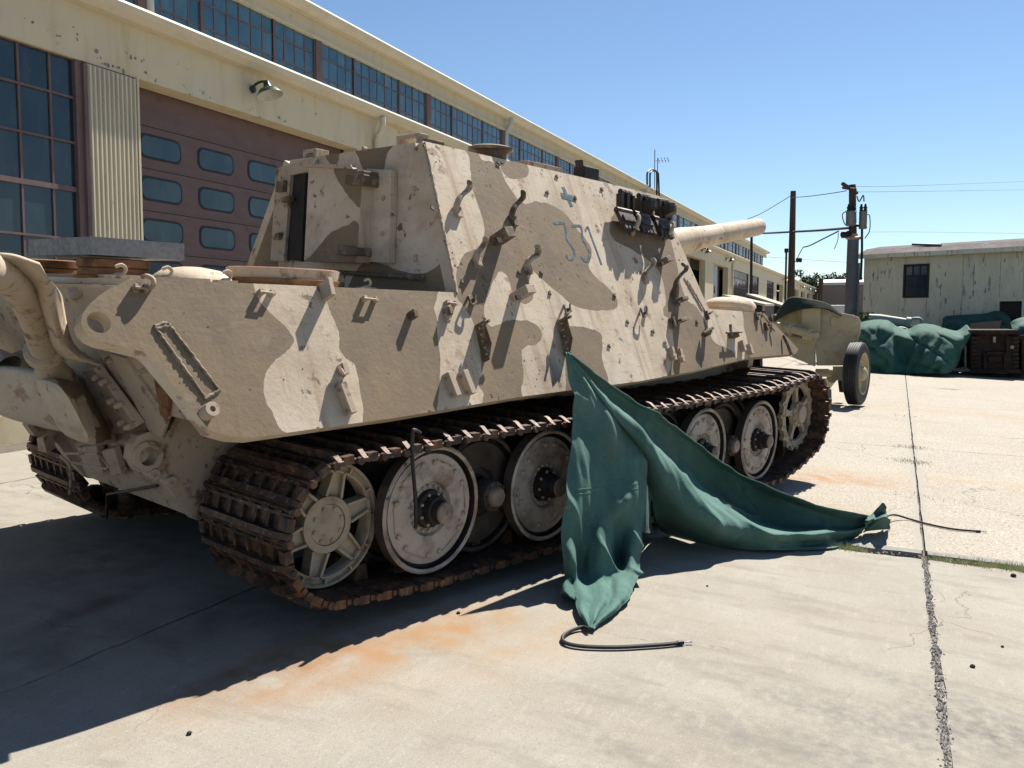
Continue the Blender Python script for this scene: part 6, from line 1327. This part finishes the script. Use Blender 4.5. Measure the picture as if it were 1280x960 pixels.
wire('upper of two thin lines running right from the crossarm', [(1070, 233, XQ), (1110, 233, 42), (1200, 230, 60), (1290, 226.5, 85)], .009)
wire('lower of two thin lines running right from the crossarm', [(1070, 240, XQ), (1120, 239.5, 42), (1200, 238.5, 60), (1290, 237, 85)], .009)
wire('faint far line crossing below the transformers', [(958, 321, 90), (1000, 324, 92), (1060, 328, 95), (1076, 329, 96)], .018)
wire('faint far line to the right of the transformers', [(1086, 290, 95), (1150, 290, 95), (1290, 292, 95)], .014)
m = MB()
for x in (997, 1000.5): q = hX(x, 325, 44.6); m.lathe(q - hX(997, 325, 44.6), (0, 0, 1), [(.03, -.12), (.08, -.08), (.08, .08), (.03, .12)], 8)
o = m.build('wire_clamp', DARK, None, loc=hX(997, 325, 44.6)); tag(o, 'pair of dark wire clamps hanging just right of the bare pole', 'clamp')
p0 = hX(939.5, 385, 31); m = MB(); m.tube([Vector((0, 0, -.05)), hX(939.5, 292, 31) - Vector((31, p0.y, gz(p0.y)))], .045, 8); m.lathe((0, 0, -.03), (0, 0, 1), [(.18, 0), (.18, .05), (.06, .08)], 10); o = m.build('steel_post', DARK, None, loc=(31, p0.y, gz(p0.y))); tag(o, 'thin dark steel post rising from behind the hatch dome to the level cable', 'post')
p0 = hX(1025, 400, 60); m = MB(); m.tube([Vector((0, 0, -.1)), Vector((0, 0, hX(1025, 348, 60).z - gz(p0.y)))], [.17, .15], 10); o = m.build('timber_post', POLE, None, loc=(60, p0.y, gz(p0.y))); tag(o, 'short brown timber post in front of the brown metal shed', 'post')
BARK = mat('bark', (.09, .065, .05), .95, 0, [((.05, .04, .03), 5, .45, .7, .7)], (6, .5, .03), .2)
LEAF = mat('pine and oak foliage', (.050, .085, .030), .8, 0, [((.085, .125, .045), .35, .42, .62, .9, (1, 1, 1), 3), ((.028, .05, .02), .8, .5, .68, .8), ((.11, .14, .05), 3, .6, .75, .6)], None, .25)
def tree_meshes(seed, h_, w_):
    r_ = random.Random(seed); tr = MB(); limbs = []
    tr.tube([(0, 0, 0), (r_.uniform(-.2, .2), r_.uniform(-.2, .2), h_ * .5), (r_.uniform(-.4, .4), r_.uniform(-.4, .4), h_ * .93)], [.28, .2, .05], 7)
    cl = []
    for k in range(13):
        z = h_ * r_.uniform(.28, .92); a = r_.random() * 6.28; e = w_ * (1.05 - .6 * abs(z / h_ - .5) * 1.6) * r_.uniform(.45, 1.0)
        tip_ = Vector((math.cos(a) * e, math.sin(a) * e, z + e * .35)); tr.tube([(0, 0, z), tip_ * .6 + Vector((0, 0, z * .4)), tip_], [.09, .06, .02], 5); cl.append((tip_, r_.uniform(.8, 1.5))); cl.append((tip_ * .55 + Vector((0, 0, z * .45)), r_.uniform(.7, 1.2)))
    cl.append((Vector((0, 0, h_)), 1.0))
    lf = MB()
    for c_, rad in cl:
        for i in range(85):
            d = Vector((r_.gauss(0, 1), r_.gauss(0, 1), r_.gauss(0, .75))).normalized() * rad * r_.uniform(.45, 1.05) ** .6; p = c_ + d
            n = (d.normalized() + Vector((r_.gauss(0, .5), r_.gauss(0, .5), r_.gauss(0, .5)))).normalized(); u = n.orthogonal().normalized(); v = n.cross(u); s_ = r_.uniform(.12, .26)
            lf.add([p - u * s_ - v * s_ * .5, p + u * s_ - v * s_ * .5, p + u * s_ * .3 + v * s_, p - u * s_ * .6 + v * s_ * .8], [(0, 1, 2, 3)])
    return tr.mesh('trunk', BARK, 40), lf.mesh('crown', LEAF, 0)
TM = [tree_meshes(1, 12, 3.2), tree_meshes(2, 13, 3.6), tree_meshes(3, 10.5, 3.4)]
tl = [(1000, 337, 150), (1010, 344, 158), (1021, 341, 165), (1032, 344, 160), (1042, 340, 170), (1050, 344, 155), (1057, 341, 162), (1066, 344, 158), (1074, 345, 165), (992, 338, 160), (1015, 346, 148), (1037, 347, 150)]
TL = ['tallest dark tree crown just right of the bare utility pole', 'tree crown second from the bare pole, slightly lower than its neighbour', 'leafy tree above the left end of the white shed roof', 'leafy tree standing above the short timber post', 'tree crown between the short timber post and the transformer pole', 'tree crown just left of the round grey pole sleeve', 'tree touching the left edge of the round grey pole sleeve', 'tree mostly hidden behind the round grey pole sleeve', 'tree showing in the gap between the pole sleeve and the old shed', 'tree crown peeping out left of the bare utility pole', 'low tree in front of the row, right of the bare pole', 'low tree in front of the row, above the timber post']
for i, (px, py, X) in enumerate(tl):
    top = hX(px, py, X); k = i % 3; hh_ = (12, 13, 10.5)[k]; zz = gz(top.y); sc = (top.z - zz) / (hh_ + .9)
    t = empty('tree', (X, top.y, zz)); t.scale = (sc, sc, sc); t.rotation_euler = (0, 0, i * 1.7)
    inst(TM[k][0], 'trunk', t); inst(TM[k][1], 'crown', t)
    tag(t, TL[i], 'tree', 'trees behind the far shed')
# scrub at the foot of the transformer pole
bs = MB(); r_ = random.Random(9)
for i in range(420):
    px, py = r_.uniform(1074, 1092), r_.uniform(391, 412); p = hX(px, py, 33.2 + r_.uniform(-.4, .4)) - Vector((33.2, 0, 0)); n = Vector((r_.gauss(0, 1), r_.gauss(0, 1), r_.gauss(0, 1))).normalized(); u = n.orthogonal().normalized(); v = n.cross(u); s_ = r_.uniform(.03, .08)
    bs.add([p - u * s_, p + v * s_ * .6, p + u * s_, p - v * s_ * .6], [(0, 1, 2, 3)])
c_ = hX(1083, 420, 33.2); 
for k in range(6): bs.tube([Vector((0, c_.y, gz(c_.y) - .05)), Vector((r_.uniform(-.3, .3), c_.y + r_.uniform(-.25, .25), c_.z + r_.uniform(.0, .5)))], .015, 4)
o = bs.build('shrub', LEAF, None, 0, loc=(33.2, 0, 0)); tag(o, 'dark leafy scrub growing at the foot of the transformer pole behind the canvas', 'shrub')
